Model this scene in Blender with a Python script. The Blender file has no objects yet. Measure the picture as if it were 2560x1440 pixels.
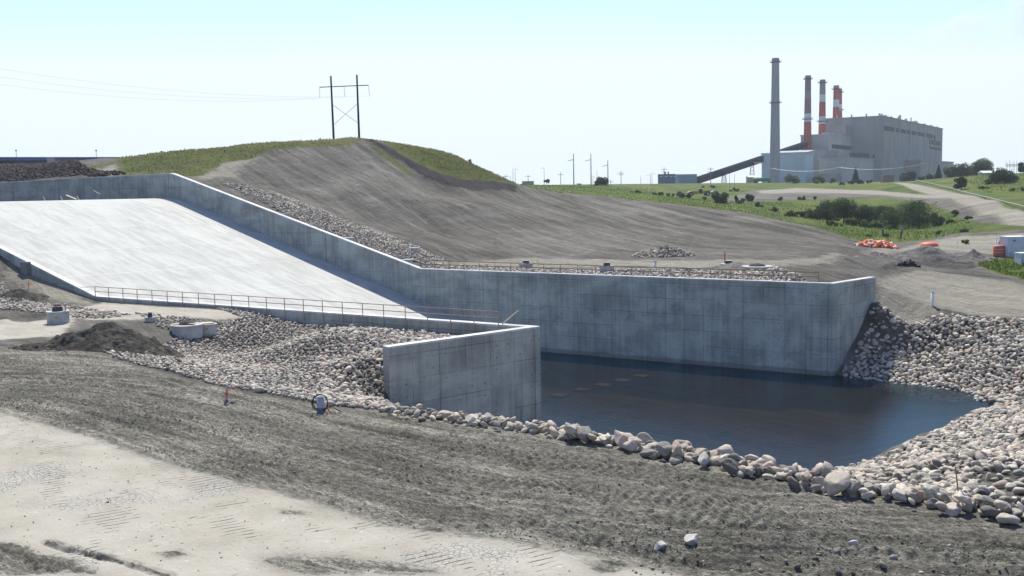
import bpy, bmesh, math, random
import numpy as np
from mathutils import Vector, Matrix
random.seed(7); RNG=np.random.default_rng(11)
C=bpy.context.scene
COL=C.collection
# ---------------------------------------------------------------- camera, sky, sun, exposure
F,H0,RO=2600.0,470.0,.018          # focal length in photo pixels, horizon row at the centre, roll
TH=math.atan((720-H0)/F); cr_,sr_=math.cos(RO),math.sin(RO)
FW=np.array([0,math.cos(TH),-math.sin(TH)]); UP=np.array([0,math.sin(TH),math.cos(TH)]); RT=np.array([1.,0,0])
RR=cr_*RT-sr_*UP; UU=sr_*RT+cr_*UP
cam_d=bpy.data.cameras.new('camera'); cam=bpy.data.objects.new('camera',cam_d); COL.objects.link(cam)
M3=Matrix([[RR[i],UU[i],-FW[i]] for i in range(3)])
cam.matrix_world=M3.to_4x4()
cam_d.sensor_width=36; cam_d.lens=36*F/2560; cam_d.clip_start=.5; cam_d.clip_end=20000
C.camera=cam
SUN_EL,SUN_AZ=math.radians(53),math.radians(-5)     # azimuth from +Y towards +X
w=bpy.data.worlds.new('World'); C.world=w; w.use_nodes=True
nt=w.node_tree; bg=nt.nodes['Background']
sky=nt.nodes.new('ShaderNodeTexSky'); sky.sky_type='NISHITA'; sky.sun_disc=False
sky.sun_elevation=SUN_EL; sky.sun_rotation=SUN_AZ; sky.altitude=600; sky.air_density=1.0; sky.dust_density=.3; sky.ozone_density=1.5
vm=nt.nodes.new('ShaderNodeVectorMath'); vm.operation='MULTIPLY'; vm.inputs[1].default_value=(1.06,1.0,1.17); vl=nt.nodes.new('ShaderNodeVectorMath'); vl.operation='MINIMUM'; vl.inputs[1].default_value=(5.55,6.12,6.5)
nt.links.new(sky.outputs[0],vm.inputs[0]); nt.links.new(vm.outputs[0],vl.inputs[0]); nt.links.new(vl.outputs[0],bg.inputs[0]); bg.inputs[1].default_value=.11
sd=bpy.data.lights.new('sun','SUN'); sd.energy=4.5; sd.angle=math.radians(.5); sd.color=(1,.965,.84)
sun=bpy.data.objects.new('sun',sd); COL.objects.link(sun)
sdir=Vector((math.sin(SUN_AZ)*math.cos(SUN_EL),math.cos(SUN_AZ)*math.cos(SUN_EL),math.sin(SUN_EL)))
sun.rotation_euler=sdir.to_track_quat('Z','Y').to_euler()
C.view_settings.view_transform='Standard'; C.view_settings.look='None'; C.view_settings.exposure=0.58; C.view_settings.gamma=1
C.render.engine='CYCLES'
C.cycles.max_bounces=6; C.cycles.transparent_max_bounces=16
# ---------------------------------------------------------------- measuring helpers (photo pixel -> place)
def ray(x,y): return FW+RR*(x-1280)/F+UU*(720-y)/F
def ath(x,y,h): v=ray(x,y); return v*h/v[2]
def atd(x,y,d): v=ray(x,y); return v*d/v[1]
def hor(x): return H0-RO*(x-1280)
def pxd(px,d): v=ray(px,hor(px)); return (v*d/v[1])[:2]
def proj(P):
    P=np.atleast_2d(P); d=P@FW
    return np.stack([1280+F*(P@RR)/d,720-F*(P@UU)/d],1)
# ---------------------------------------------------------------- noise
def _h(ix,iy,s):
    n=(ix.astype(np.int64)*374761393+iy.astype(np.int64)*668265263+s*1442695041)&0x7fffffff
    n=((n^(n>>13))*1274126177)&0x7fffffff
    return ((n^(n>>16))&0xffff)/65535.
def vn(x,y,s=0):
    ix=np.floor(x);iy=np.floor(y);fx=x-ix;fy=y-iy;fx=fx*fx*(3-2*fx);fy=fy*fy*(3-2*fy)
    a=_h(ix,iy,s);b=_h(ix+1,iy,s);c=_h(ix,iy+1,s);d=_h(ix+1,iy+1,s)
    return (a*(1-fx)+b*fx)*(1-fy)+(c*(1-fx)+d*fx)*fy*1.0
def fbm(x,y,o=4,s=0):
    r=0;a=.5
    for i in range(o): r=r+a*vn(x*2**i+17.3*i,y*2**i-9.1*i,s+i); a*=.5
    return r/(1-.5**o)-.5
# ---------------------------------------------------------------- main points of the spillway (metres, eye at 0)
T=-11.0; WATER=-21.25
A2=np.array([-.8303,.5573]); NN=np.array([.5573,.8303])    # up the chute; across, away from the eye
Cn=ath(1350,815,T)[:2]; Cf=ath(2070,708,T)[:2]; Wn=ath(963,868,T)[:2]; Wf=ath(2190,692,T)[:2]
TB=57.2; CR=Cf-Cn
def onchute(p):     # -> t up the chute, s across (0 near wall, 1 far wall)
    m=np.linalg.inv(np.array([A2,CR]).T); q=(np.asarray(p)-Cn)@m.T; return q[...,0],q[...,1]
def slab_h(t): # spillway floor profile with a rounded crest
    t=np.asarray(t,float); lin=-16.2+.3*(t-56); k=.35
    top=-.62
    return -np.log(np.exp(-lin/k)+np.exp(-top/k))*k
def wall_top(t,crest=109.8):
    t=np.asarray(t,float); return np.where(t<TB,T,np.where(t<crest,T+.276*(t-TB),T+.276*(crest-TB)-.012*(t-crest)))
# ---------------------------------------------------------------- terrain height model
class RBF:
    def __init__(s,P,c=.03):
        P=np.array(P,float); s.q=s.co(P[:,0],P[:,1]); s.c=c; s.m=P[:,2].mean()
        K=np.sqrt(((s.q[:,None]-s.q[None])**2).sum(2)+c*c)
        s.w=np.linalg.solve(K+1e-7*np.eye(len(P))*-1,P[:,2]-s.m)
    def co(s,x,y): return np.stack([np.arctan2(x,y),np.log(np.hypot(x,y)+1e-3)],-1)
    def __call__(s,x,y):
        q=s.co(x,y); out=np.empty(len(q),np.float64)
        for i in range(0,len(q),20000):
            a=q[i:i+20000]; out[i:i+20000]=np.sqrt((a[:,None,0]-s.q[None,:,0])**2+(a[:,None,1]-s.q[None,:,1])**2+s.c**2)@s.w
        return out+s.m
def Wp(*L): return [tuple(map(float,p)) for p in L]
def Dp(L): return [tuple(atd(*p)) for p in L]
def Hp(L): return [tuple(ath(*p)) for p in L]
edge_px=[(980,1035),(1150,1058),(1350,1085),(1530,1115),(1700,1150),(1900,1190),(2100,1230),(2250,1258),(2400,1280),(2560,1305)]
EDGE=[ath(x,y,-11) for x,y in edge_px]
U=[]
U+=Hp([(x,y,-11) for x in(-500,0,640,1280,1920,2560,3200) for y in(1440,)])
U+=Hp([(x,y,-11) for x,y in((-400,1250),(0,1250),(640,1250),(1280,1250),(1920,1300),(2300,1330),(0,1050),(-400,1050),(400,1050),(800,1100),(1200,1150),(1600,1200),(0,930),(-400,930),(200,950),(-400,850),(0,850))])
U+=[tuple(e) for e in EDGE]+Wp((30,27,-11),(50,18,-11),(25,12,-11),(-25,12,-11),(-30,30,-11),(0,24,-11))
U+=Hp([(250,880,-11),(400,930,-11),(570,970,-11),(700,992,-11),(800,1012,-11),(120,815,-11.1),(300,800,-11),(200,770,-11.1)])
U+=Dp([(600,880,88),(700,905,80),(850,970,70),(930,1012,65),(600,820,93),(750,850,86),(880,890,80)])
U+=Wp((*(Wn+(-.6,-.2)),-14.6),(*(Wn+(-1.5,3)),-12.6),(*(Wn*.5+Cn*.5+(-1.5,1.5)),-11.8),(*(Cn+(-2.5,1)),-12.1))
for t,h in((3,-12.2),(15,-12.1),(30,-11.7),(45,-11.45),(57,-11.4),(62,-10.5),(70,-8.8),(77,-6.3),(90,-2.6),(110,0),(150,0)): U+=Wp((*(Cn+A2*t-NN*1.0),h))
for t,h in((15,-12.0),(30,-11.4),(45,-11.2),(60,-11.1),(66,-10.6),(72,-9.2),(80,-6.6),(95,-3),(115,-1)): U+=Wp((*(Cn+A2*t-NN*9),h))
for t,h in((66,-11),(75,-10.6),(85,-9.5),(105,-6)): U+=Wp((*(Cn+A2*t-NN*20),h))
for t in(0,10,20,30,40,50,57,65,75,85,95,105,112,125,140,160,175): U+=Wp((*(Cf+A2*t+NN*1.2),wall_top(t)-.55-(0 if t<100 else .3)))
for t in(57,65,75,85,95,105): U+=Wp((*(Cf+A2*t+NN*8),wall_top(t)-.2+(t-57)*.008))
U+=Hp([(x,655,-11) for x in(1150,1300,1500,1700,1900)])+Hp([(1400,640,-11),(1600,642,-11),(1800,642,-11),(2000,648,-11),(2130,642,-11.2),(1960,678,-11),(1980,690,-11.3)])
U+=Dp([(700,470,205),(560,430,215),(520,450,198),(800,520,187),(900,560,180),(900,450,210),(880,390,228),(1000,500,200),(1000,430,222),(1100,640,160),(1100,560,190),(1100,480,215),(1300,635,168),(1300,528,205),(1300,476,231),(1200,520,200),(1200,470,222),(1400,544,205),(1400,502,228),
 (1500,620,172),(1500,555,205),(1500,507,235),(1700,620,180),(1700,565,212),(1900,620,178),(1900,580,205),(2050,620,175),(2050,592,205),(350,425,215),(430,420,215)])
SKYL=[(320,396,285),(420,385,262),(480,377,257),(550,370,250),(650,358,245),(760,352,241),(835,349,240),(905,347,240),(950,353,240),(1000,360,239),(1050,369,238),(1085,375,237.5),(1117,381,237),(1144,392,236),(1170,404,235),(1200,420,234),(1237,436,234),(1270,451,234),(1295,461,236),(1320,469,238),(1350,474,240),(1500,490,247),(1700,513,243),(1900,540,234),(2060,572,222)]
U+=Dp(SKYL)
for x,y,d in SKYL:
    h=atd(x,y,d)[2]; U+=[(*pxd(x,d+14),h-(.9 if x<1300 else 2.0))]
    if x<1300: U+=[(*pxd(x,d+45),h-4)]
U+=Wp((*pxd(1500,290),-6),(*pxd(1700,300),-9),(*pxd(1900,290),-12),(*pxd(1350,300),-3))
U+=Dp([(100,450,205),(100,412,320),(250,430,225),(0,460,200),(-200,450,210),(250,413,310),(100,418,300),(0,420,320),(100,414,350),(100,413,378),(-300,420,330),(0,412,392),(200,410,390),(300,400,385),(-300,412,400)])
U+=Dp([(-100,425,430),(100,425,430),(300,425,430),(-400,425,430),(-100,430,520),(300,430,520),(-200,412,402),(100,412,402),(250,409,402),(-500,412,402)])
# lower pad to the right and ground beyond
U+=Dp([(2210,786,120.5),(2330,783,121),(2450,788,119.5),(2560,793,118),(2800,802,114),(2330,755,131),(2500,760,129),(2250,715,140),(2400,710,146),(2560,740,136),(2260,690,150),(2400,680,158),(2560,700,148),(2280,665,164),(2200,668,158),(2240,650,172),(2400,650,176),(2150,655,158),(2180,690,140),(2080,664,147),(2210,735,126)])
U+=Wp((*(Wf+(.4,.5)),-14.5),(*(Wf*.5+Cf*.5+(-1.4,1.6)),-12.4),(*(Wf+(-1.5,2.5)),-13.3))
U+=Dp([(2150,612,195),(2200,620,198),(2320,620,195),(2560,640,182),(2500,610,200),(2420,600,212),(2700,640,180),(2250,595,225),(2400,590,222),(2560,580,215),(2150,590,220)])
U+=Dp([(2060,575,262),(2100,560,310),(2000,545,320),(2270,575,300),(2350,560,330),(2450,570,268),(2560,562,245),(2480,540,285),(2400,530,330),(2560,520,290),(2330,510,370),(2000,500,430),(1850,508,400),(1740,500,450),(1640,488,440),(1500,472,470),(1400,466,480),(1980,485,470),(2100,480,500),(2200,482,470),(2300,485,430),(2400,492,370),(1780,490,520),(1900,472,600),
 (2200,458,760),(2080,458,800),(1900,457,800),(1700,461,640),(1600,463,600),(1450,463,560),(1330,464,560),(1200,466,600),(2300,455,640),(2400,470,430),(2400,442,520),(2300,452,600),(2560,440,470),(2560,470,390),(2500,440,480),(2560,495,330),(2480,488,370),(2620,430,500)])
for th_ in(-1.3,-.9,-.62,.62,.9,1.3,2.2,3.1,-2.2):
    for r_,h_ in((60,-11),(130,-11 if th_<0 else -15),(300,-3),(700,0),(9000,0)): U+=Wp((r_*math.sin(th_),r_*math.cos(th_),h_))
for px in(-300,0,300,600,900,1200,1600,2000,2400,2800):
    for d,h_ in((1500,0.5 if px>1200 else 3),(9000,-2)): U+=[(*pxd(px,d),h_)]
for px in(0,500,900): U+=[(*pxd(px,700),3)]
# basin side (pond, its banks)
L=[tuple(e) for e in EDGE]+Wp((30,27,-11),(50,18,-11),(70,20,-11))
L+=[tuple(ath(x,y,WATER)) for x,y in((2130,1170),(2215,1125),(2300,1085),(2390,1045),(2480,1000),(2460,985),(2400,973),(2300,960),(2215,950))]
L+=Wp((1.5,80.5,-21.6),(6,75,-21.3),(12,72,-21.3),(18,72.5,-21.3),(-3.2,76,-18.6),(-8.3,71.0,-15.1),(-7.4,60,-12.9),(-2,62,-16),(4,60,-16.8),(11,55,-16.6),(17,53,-16.8),(14,63,-19.2),(5,69,-19.8))
L+=Wp((15,82,-23.5),(25,85,-23.5),(33,92,-23.5),(38,99,-23.4),(30,100,-24),(12,95,-24),(5,90,-24),(20,110,-24),(36,106,-23.2),(41,103,-22.6))
L+=Dp([(2560,1000,98),(2560,900,106),(2560,1150,62),(2560,1080,78),(2540,1225,45),(2400,1150,60),(2450,900,108.8),(2300,870,115.4),(2330,930,110.4),(2200,860,116),(2240,910,112.8),(2210,789,120),(2330,786,120.3),(2450,789,118.8),(2560,795,117),(2800,803,113),(2700,1000,92),(2700,1150,60)])
L+=Wp((*(Wf+(.8,-.4)),-14.9),(*(Wf*.5+Cf*.5+(.9,-.9)),-18.4),(*(Cf+(1.2,-.8)),-21.7))
L+=Wp((95,60,-13),(95,100,-14),(60,50,-13.5))
RU=RBF(U); RL=RBF(L,.02)
back=[ath(2210,789,-15.5)[:2],ath(2330,786,-15.5)[:2],ath(2450,789,-15.5)[:2],ath(2560,795,-15.5)[:2],ath(2800,803,-15.5)[:2]]
WT=.38   # half wall thickness
nwn=np.array([.684,-.73])
POLYL=[Cn+A2*185-NN*.40,Cn-NN*.40-np.array([.25,0]),Wn+np.array([-.05,.2])]+[e[:2] for e in EDGE]+[(30,27),(60,20),(100,40),(100,112)]+back[::-1]+[Wf+np.array([-.32,.25]),Cf+NN*.36+np.array([.15,0]),Cf+A2*185+NN*.38]
def inpoly(P,x,y):
    P=np.array([np.asarray(p,float)[:2] for p in P]); r=np.zeros(x.shape,bool); n=len(P); j=n-1
    for i in range(n):
        xi,yi=P[i];xj,yj=P[j]
        if yi!=yj: r^=((yi>y)!=(yj>y))&(x<(xj-xi)*(y-yi)/(yj-yi)+xi)
        j=i
    return r
def sdpoly(P,x,y):
    P=np.array([np.asarray(p,float)[:2] for p in P]); d=np.full(x.shape,1e9); n=len(P)
    for i in range(n):
        a=P[i];b=P[(i+1)%n];e=b-a;q=np.clip(((x-a[0])*e[0]+(y-a[1])*e[1])/max(e@e,1e-9),0,1)
        d=np.minimum(d,np.hypot(x-a[0]-q*e[0],y-a[1]-q*e[1]))
    return np.where(inpoly(P,x,y),d,-d)
def pld(P,x,y):
    d=np.full(x.shape,1e9)
    for a,b in zip(P[:-1],P[1:]): a=np.asarray(a,float)[:2];b=np.asarray(b,float)[:2];e=b-a;q=np.clip(((x-a[0])*e[0]+(y-a[1])*e[1])/(e@e),0,1);d=np.minimum(d,np.hypot(x-a[0]-q*e[0],y-a[1]-q*e[1]))
    return d
OPEN1=[Wf+np.array([1.2,-1.2])]+back; OPEN2=[e[:2] for e in EDGE]+[np.array([30.,27]),np.array([60.,20])]
def height(x,y,detail=False):
    x=np.asarray(x,float).ravel();y=np.asarray(y,float).ravel()
    h=RU(x,y); inl=inpoly(POLYL,x,y)
    if inl.any():
        xi,yi=x[inl],y[inl]; hl=RL(xi,yi)
        t,s=onchute(np.stack([xi,yi],-1)); ch=(t>0)&(s>-.02)&(s<1.02)&(t<188)
        fl=np.where(t>111,-1.35,np.maximum(slab_h(t)-.7,-24.2))
        dop=np.minimum(pld(OPEN1,xi,yi),pld(OPEN2,xi,yi)); wq=np.clip(dop/2.5,0,1); hl=h[inl]*(1-wq)+hl*wq
        h[inl]=np.where(ch,fl,hl)
    r=np.hypot(x,y); h=np.where(r<32,np.maximum(-11,-1.75-.4*r)+np.clip((r-26)/6,0,1)*(h+11),h)
    return np.clip(h,-24.5,24)
def unproj(px,py,lo=24,hi=1500):
    v=ray(px,py); v=v/v[1]; ds=np.geomspace(lo,hi,500)
    hh=height(v[0]*ds,ds)-v[2]*ds; k=np.where(hh>0)[0]
    if len(k)==0: return v*hi
    k=k[0]; 
    if k==0: return v*lo
    f=hh[k-1]/(hh[k-1]-hh[k]); return v*(ds[k-1]+(ds[k]-ds[k-1])*f)
def ground(px,py): p=unproj(px,py); return Vector(p)
def gz(x,y): return float(height([x],[y])[0])
def poly(L):   # (px,py) found on the ground, or (px,'d',depth)
    return [pxd(q[0],q[2]) if len(q)==3 else unproj(*q)[:2] for q in L]
# ---------------------------------------------------------------- tagging helpers
def tag(o,label=None,cat=None,group=None,kind=None):
    if label:o['label']=label
    if cat:o['category']=cat
    if group:o['group']=group
    if kind:o['kind']=kind
    return o
def empty(name,loc,label,cat,rz=0,group=None):
    o=bpy.data.objects.new(name,None); o.location=loc; o.rotation_euler=(0,0,rz); o.empty_display_size=.2; COL.objects.link(o)
    return tag(o,label,cat,group)
def link(name,me,mat=None,parent=None,smooth=False):
    o=bpy.data.objects.new(name,me); COL.objects.link(o)
    if mat: me.materials.append(mat)
    if smooth: me.polygons.foreach_set('use_smooth',[True]*len(me.polygons))
    if parent: o.parent=parent
    return o
def npmesh(name,V,Fc,n=None):
    V=np.asarray(V,np.float32); Fc=np.asarray(Fc,np.int32); k=Fc.shape[1]
    me=bpy.data.meshes.new(name); me.vertices.add(len(V)); me.vertices.foreach_set('co',V.ravel())
    me.loops.add(Fc.size); me.loops.foreach_set('vertex_index',Fc.ravel())
    me.polygons.add(len(Fc)); me.polygons.foreach_set('loop_start',np.arange(0,Fc.size,k,dtype=np.int32)); me.update(calc_edges=True)
    return me
def attr(me,name,val):
    a=me.attributes.new(name,'FLOAT','POINT'); a.data.foreach_set('value',np.asarray(val,np.float32))
class MB:
    """collects boxes, bars, tubes into one mesh"""
    def __init__(s): s.v=[];s.f=[]
    def add(s,V,Fs): b=len(s.v); s.v+=[tuple(map(float,v)) for v in V]; s.f+=[tuple(i+b for i in f) for f in Fs]; return s
    def box(s,c,d,rz=0,ax=None):
        hx,hy,hz=d[0]/2,d[1]/2,d[2]/2; ca,sa=math.cos(rz),math.sin(rz)
        V=[]
        for sx,sy,sz in((-1,-1,-1),(1,-1,-1),(1,1,-1),(-1,1,-1),(-1,-1,1),(1,-1,1),(1,1,1),(-1,1,1)):
            x,y,z=sx*hx,sy*hy,sz*hz; V.append((c[0]+x*ca-y*sa,c[1]+x*sa+y*ca,c[2]+z))
        return s.add(V,[(0,3,2,1),(4,5,6,7),(0,1,5,4),(1,2,6,5),(2,3,7,6),(3,0,4,7)])
    def prism(s,P,z0,z1):
        n=len(P); z0=[z0]*n if np.isscalar(z0) else z0; z1=[z1]*n if np.isscalar(z1) else z1
        V=[(p[0],p[1],z0[i]) for i,p in enumerate(P)]+[(p[0],p[1],z1[i]) for i,p in enumerate(P)]
        return s.add(V,[tuple(range(n))[::-1],tuple(range(n,2*n))]+[(i,(i+1)%n,n+(i+1)%n,n+i) for i in range(n)])
    def tube(s,P,r,n=8,cap=True):
        P=[Vector(p) for p in P]; R=[r]*len(P) if np.isscalar(r) else r; V=[];Fs=[]
        for i,p in enumerate(P):
            d=(P[min(i+1,len(P)-1)]-P[max(i-1,0)]).normalized()
            u=d.cross(Vector((0,0,1))); u=Vector((1,0,0)) if u.length<1e-3 else u.normalized(); q=d.cross(u)
            for k in range(n):
                a=2*math.pi*k/n; V.append(p+(u*math.cos(a)+q*math.sin(a))*R[i])
        for i in range(len(P)-1):
            for k in range(n): Fs.append((i*n+k,i*n+(k+1)%n,(i+1)*n+(k+1)%n,(i+1)*n+k))
        if cap: Fs+=[tuple(range(n))[::-1],tuple((len(P)-1)*n+k for k in range(n))]
        return s.add(V,Fs)
    def lathe(s,prof,c=(0,0,0),n=24):
        V=[];Fs=[]
        for r,z in prof:
            for k in range(n): a=2*math.pi*k/n; V.append((c[0]+r*math.cos(a),c[1]+r*math.sin(a),c[2]+z))
        for i in range(len(prof)-1):
            for k in range(n): Fs.append((i*n+k,i*n+(k+1)%n,(i+1)*n+(k+1)%n,(i+1)*n+k))
        return s.add(V,Fs)
    def build(s,name,mat,parent=None,smooth=False,bevel=0):
        me=bpy.data.meshes.new(name); me.from_pydata(s.v,[],s.f); 
        bm=bmesh.new(); bm.from_mesh(me); bmesh.ops.recalc_face_normals(bm,faces=bm.faces)
        if bevel: bmesh.ops.bevel(bm,geom=bm.edges[:],offset=bevel,segments=1,affect='EDGES')
        bm.to_mesh(me); bm.free()
        o=link(name,me,mat,parent)
        if smooth:
            me.polygons.foreach_set('use_smooth',[True]*len(me.polygons))
        return o
# ---------------------------------------------------------------- materials
MATS={}
class NT:
    def __init__(s,name,rough=.8,spec=.3):
        s.m=bpy.data.materials.new(name); s.m.use_nodes=True; s.t=s.m.node_tree; s.b=s.t.nodes['Principled BSDF']
        s.b.inputs['Roughness'].default_value=rough; s.b.inputs['Specular IOR Level'].default_value=spec; MATS[name]=s.m
    def n(s,ty,**k):
        o=s.t.nodes.new(ty)
        for a,b in k.items(): setattr(o,a,b)
        return o
    def put(s,sock,v):
        if isinstance(v,(int,float)): sock.default_value=v
        elif isinstance(v,tuple): sock.default_value=v if len(v)==len(sock.default_value) else (*v,1)
        else: s.t.links.new(v,sock)
    def geo(s): return s.n('ShaderNodeNewGeometry').outputs['Position']
    def objc(s): return s.n('ShaderNodeTexCoord').outputs['Object']
    def uv(s): return s.n('ShaderNodeTexCoord').outputs['UV']
    def at(s,name): return s.n('ShaderNodeAttribute',attribute_name=name).outputs['Fac']
    def map(s,v,scale=(1,1,1),rot=(0,0,0),loc=(0,0,0)):
        m=s.n('ShaderNodeMapping'); s.put(m.inputs[0],v); m.inputs['Scale'].default_value=scale; m.inputs['Rotation'].default_value=rot; m.inputs['Location'].default_value=loc; return m.outputs[0]
    def noise(s,v,scale,det=4,rough=.55,dist=0):
        o=s.n('ShaderNodeTexNoise'); s.put(o.inputs['Vector'],v); o.inputs['Scale'].default_value=scale; o.inputs['Detail'].default_value=det; o.inputs['Roughness'].default_value=rough; o.inputs['Distortion'].default_value=dist; return o.outputs['Fac']
    def vor(s,v,scale,feat='F1',out='Distance',rnd=1):
        o=s.n('ShaderNodeTexVoronoi',feature=feat); s.put(o.inputs['Vector'],v); o.inputs['Scale'].default_value=scale; o.inputs['Randomness'].default_value=rnd; return o.outputs[out]
    def ramp(s,f,stops,interp='LINEAR'):
        o=s.n('ShaderNodeValToRGB'); s.put(o.inputs[0],f); e=o.color_ramp.elements; o.color_ramp.interpolation=interp
        while len(e)<len(stops): e.new(.5)
        for i,(p,c) in enumerate(stops): e[i].position=p; e[i].color=(c,c,c,1) if isinstance(c,(int,float)) else (*c,1)
        return o.outputs[0]
    def mix(s,f,a,b,ty='MIX'):
        o=s.n('ShaderNodeMix',data_type='RGBA',blend_type=ty); s.put(o.inputs[0],f); s.put(o.inputs[6],a); s.put(o.inputs[7],b); return o.outputs[2]
    def math(s,op,a,b=0,c=0,clamp=False):
        o=s.n('ShaderNodeMath',operation=op,use_clamp=clamp); s.put(o.inputs[0],a); s.put(o.inputs[1],b); s.put(o.inputs[2],c); return o.outputs[0]
    def step(s,v,a,b):
        o=s.n('ShaderNodeMapRange',interpolation_type='SMOOTHSTEP'); s.put(o.inputs[0],v); o.inputs[1].default_value=a; o.inputs[2].default_value=b; return o.outputs[0]
    def bump(s,h,dist=.1,strength=1,normal=None):
        o=s.n('ShaderNodeBump'); s.put(o.inputs['Height'],h); o.inputs['Distance'].default_value=dist; s.put(o.inputs['Strength'],strength)
        if normal is not None: s.put(o.inputs['Normal'],normal)
        return o.outputs[0]
    def done(s,col,normal=None):
        s.put(s.b.inputs['Base Color'],col)
        if normal is not None: s.put(s.b.inputs['Normal'],normal)
        return s.m
def plain(name,c,rough=.7,var=.15,scale=3,metal=0,spec=.3):
    if any(q in name for q in('liner','conveyor','plant','pole','stack','cladding','chimney','steel_dark','dark_rock')): spec=0; rough=1
    if name in MATS: return MATS[name]
    k=NT(name,rough,spec); k.b.inputs['Metallic'].default_value=metal
    nz=k.noise(k.objc(),scale,4)
    lo=tuple(x*(1-var) for x in c); hi=tuple(min(1,x*(1+var)) for x in c)
    return k.done(k.ramp(nz,[(.3,lo),(.7,hi)]))
def m_rock(name,rnd):
    k=NT(name,.85,.25); v=k.geo()
    t=k.n('ShaderNodeObjectInfo').outputs['Random'] if rnd else k.at('tint')
    base=k.ramp(t,[(0,(0.136,0.127,0.110)),(.15,(0.258,0.240,0.206)),(.35,(0.395,0.363,0.307)),(.55,(0.520,0.440,0.353)),(.7,(0.488,0.461,0.392)),(.84,(0.416,0.318,0.249)),(1,(0.665,0.614,0.518))])
    n1=k.noise(v,6,5,.65); n2=k.noise(v,28,3,.7)
    c=k.mix(1,base,k.ramp(n1,[(.25,.72),(.55,1.0),(.8,1.12)]),'MULTIPLY')
    c=k.mix(k.step(n2,.58,.75),c,(.30,.29,.28)); c=k.mix(k.math('MULTIPLY',k.step(k.noise(v,2.3,3),.62,.72),.5),c,(.5,.46,.36))
    return k.done(c,k.bump(k.math('ADD',n1,k.math('MULTIPLY',n2,.4)),.05,.6))
def m_concrete(name,form=True,col=(.37,.40,.375)):
    k=NT(name,.75,.3); uv=k.uv(); v=k.geo()
    big=k.noise(k.map(uv,(.25,.35,1)),1.0,5,.6,.6); streak=k.noise(k.map(uv,(1.6,.12,1)),1.0,4,.6); fine=k.noise(v,9,5,.7)
    f=k.math('ADD',k.math('MULTIPLY',big,.6),k.math('MULTIPLY',streak,.4))
    c=k.mix(k.step(f,.36,.64),tuple(x*.70 for x in col),tuple(x*1.15 for x in col))
    c=k.mix(1,c,k.ramp(fine,[(.3,.86),(.7,1.1)]),'MULTIPLY')
    zz=k.n('ShaderNodeSeparateXYZ'); k.put(zz.inputs[0],v); wl=k.math('ADD',zz.outputs[2],k.math('MULTIPLY',k.noise(k.map(uv,(.5,.5,1)),1,4),-.7))
    c=k.mix(k.math('MULTIPLY',k.math('SUBTRACT',1,k.step(wl,WATER-.15,WATER+.35)),.55),c,(.10,.095,.08))
    nrm=None
    if form:
        br=k.n('ShaderNodeTexBrick'); k.put(br.inputs['Vector'],uv); br.offset=.0; br.squash=1
        br.inputs['Scale'].default_value=1; br.inputs['Mortar Size'].default_value=.035; br.inputs['Mortar Smooth'].default_value=.5; br.inputs['Brick Width'].default_value=2.44; br.inputs['Row Height'].default_value=1.83
        br.inputs['Color1'].default_value=(1,1,1,1); br.inputs['Color2'].default_value=(.80,.80,.80,1); br.inputs['Mortar'].default_value=(.34,.34,.34,1)
        br2=k.n('ShaderNodeTexBrick'); k.put(br2.inputs['Vector'],k.map(uv,(1,1,1),loc=(.6,.35,0))); br2.offset=.5
        br2.inputs['Scale'].default_value=1; br2.inputs['Mortar Size'].default_value=.02; br2.inputs['Brick Width'].default_value=1.22; br2.inputs['Row Height'].default_value=3.66
        br2.inputs['Color1'].default_value=(1,1,1,1); br2.inputs['Color2'].default_value=(.88,.88,.88,1); br2.inputs['Mortar'].default_value=(.62,.62,.62,1)
        pm=k.step(k.noise(k.map(uv,(.12,.3,1)),1,2),.40,.60)
        c=k.mix(1,c,k.mix(k.math('MULTIPLY_ADD',pm,.6,.25),(1,1,1),br.outputs['Color']),'MULTIPLY')
        c=k.mix(1,c,k.mix(k.math('MULTIPLY',pm,.7),(1,1,1),br2.outputs['Color']),'MULTIPLY')
        # tie holes
        fr=k.n('ShaderNodeVectorMath',operation='FRACTION'); k.put(fr.inputs[0],k.map(uv,(1/1.22,1/.92,1)))
        ds=k.n('ShaderNodeVectorMath',operation='DISTANCE'); k.put(ds.inputs[0],fr.outputs[0]); ds.inputs[1].default_value=(.5,.5,0)
        hole=k.math('MULTIPLY',k.math('SUBTRACT',1,k.step(ds.outputs['Value'],.05,.085)),k.step(k.noise(k.map(uv,(.5,.5,1)),1,2),.47,.55))
        c=k.mix(k.math('MULTIPLY',hole,.65),c,(.06,.065,.07))
        # dark pour mottling
        c=k.mix(k.math('MULTIPLY',k.step(k.noise(k.map(uv,(.45,.9,1),loc=(5,3,0)),1,6,.7,1.0),.55,.72),.45),c,tuple(x*.5 for x in col))
        nrm=k.bump(k.math('SUBTRACT',k.math('MULTIPLY',fine,.4),hole),.02,.5)
    return k.done(c,nrm)
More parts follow.
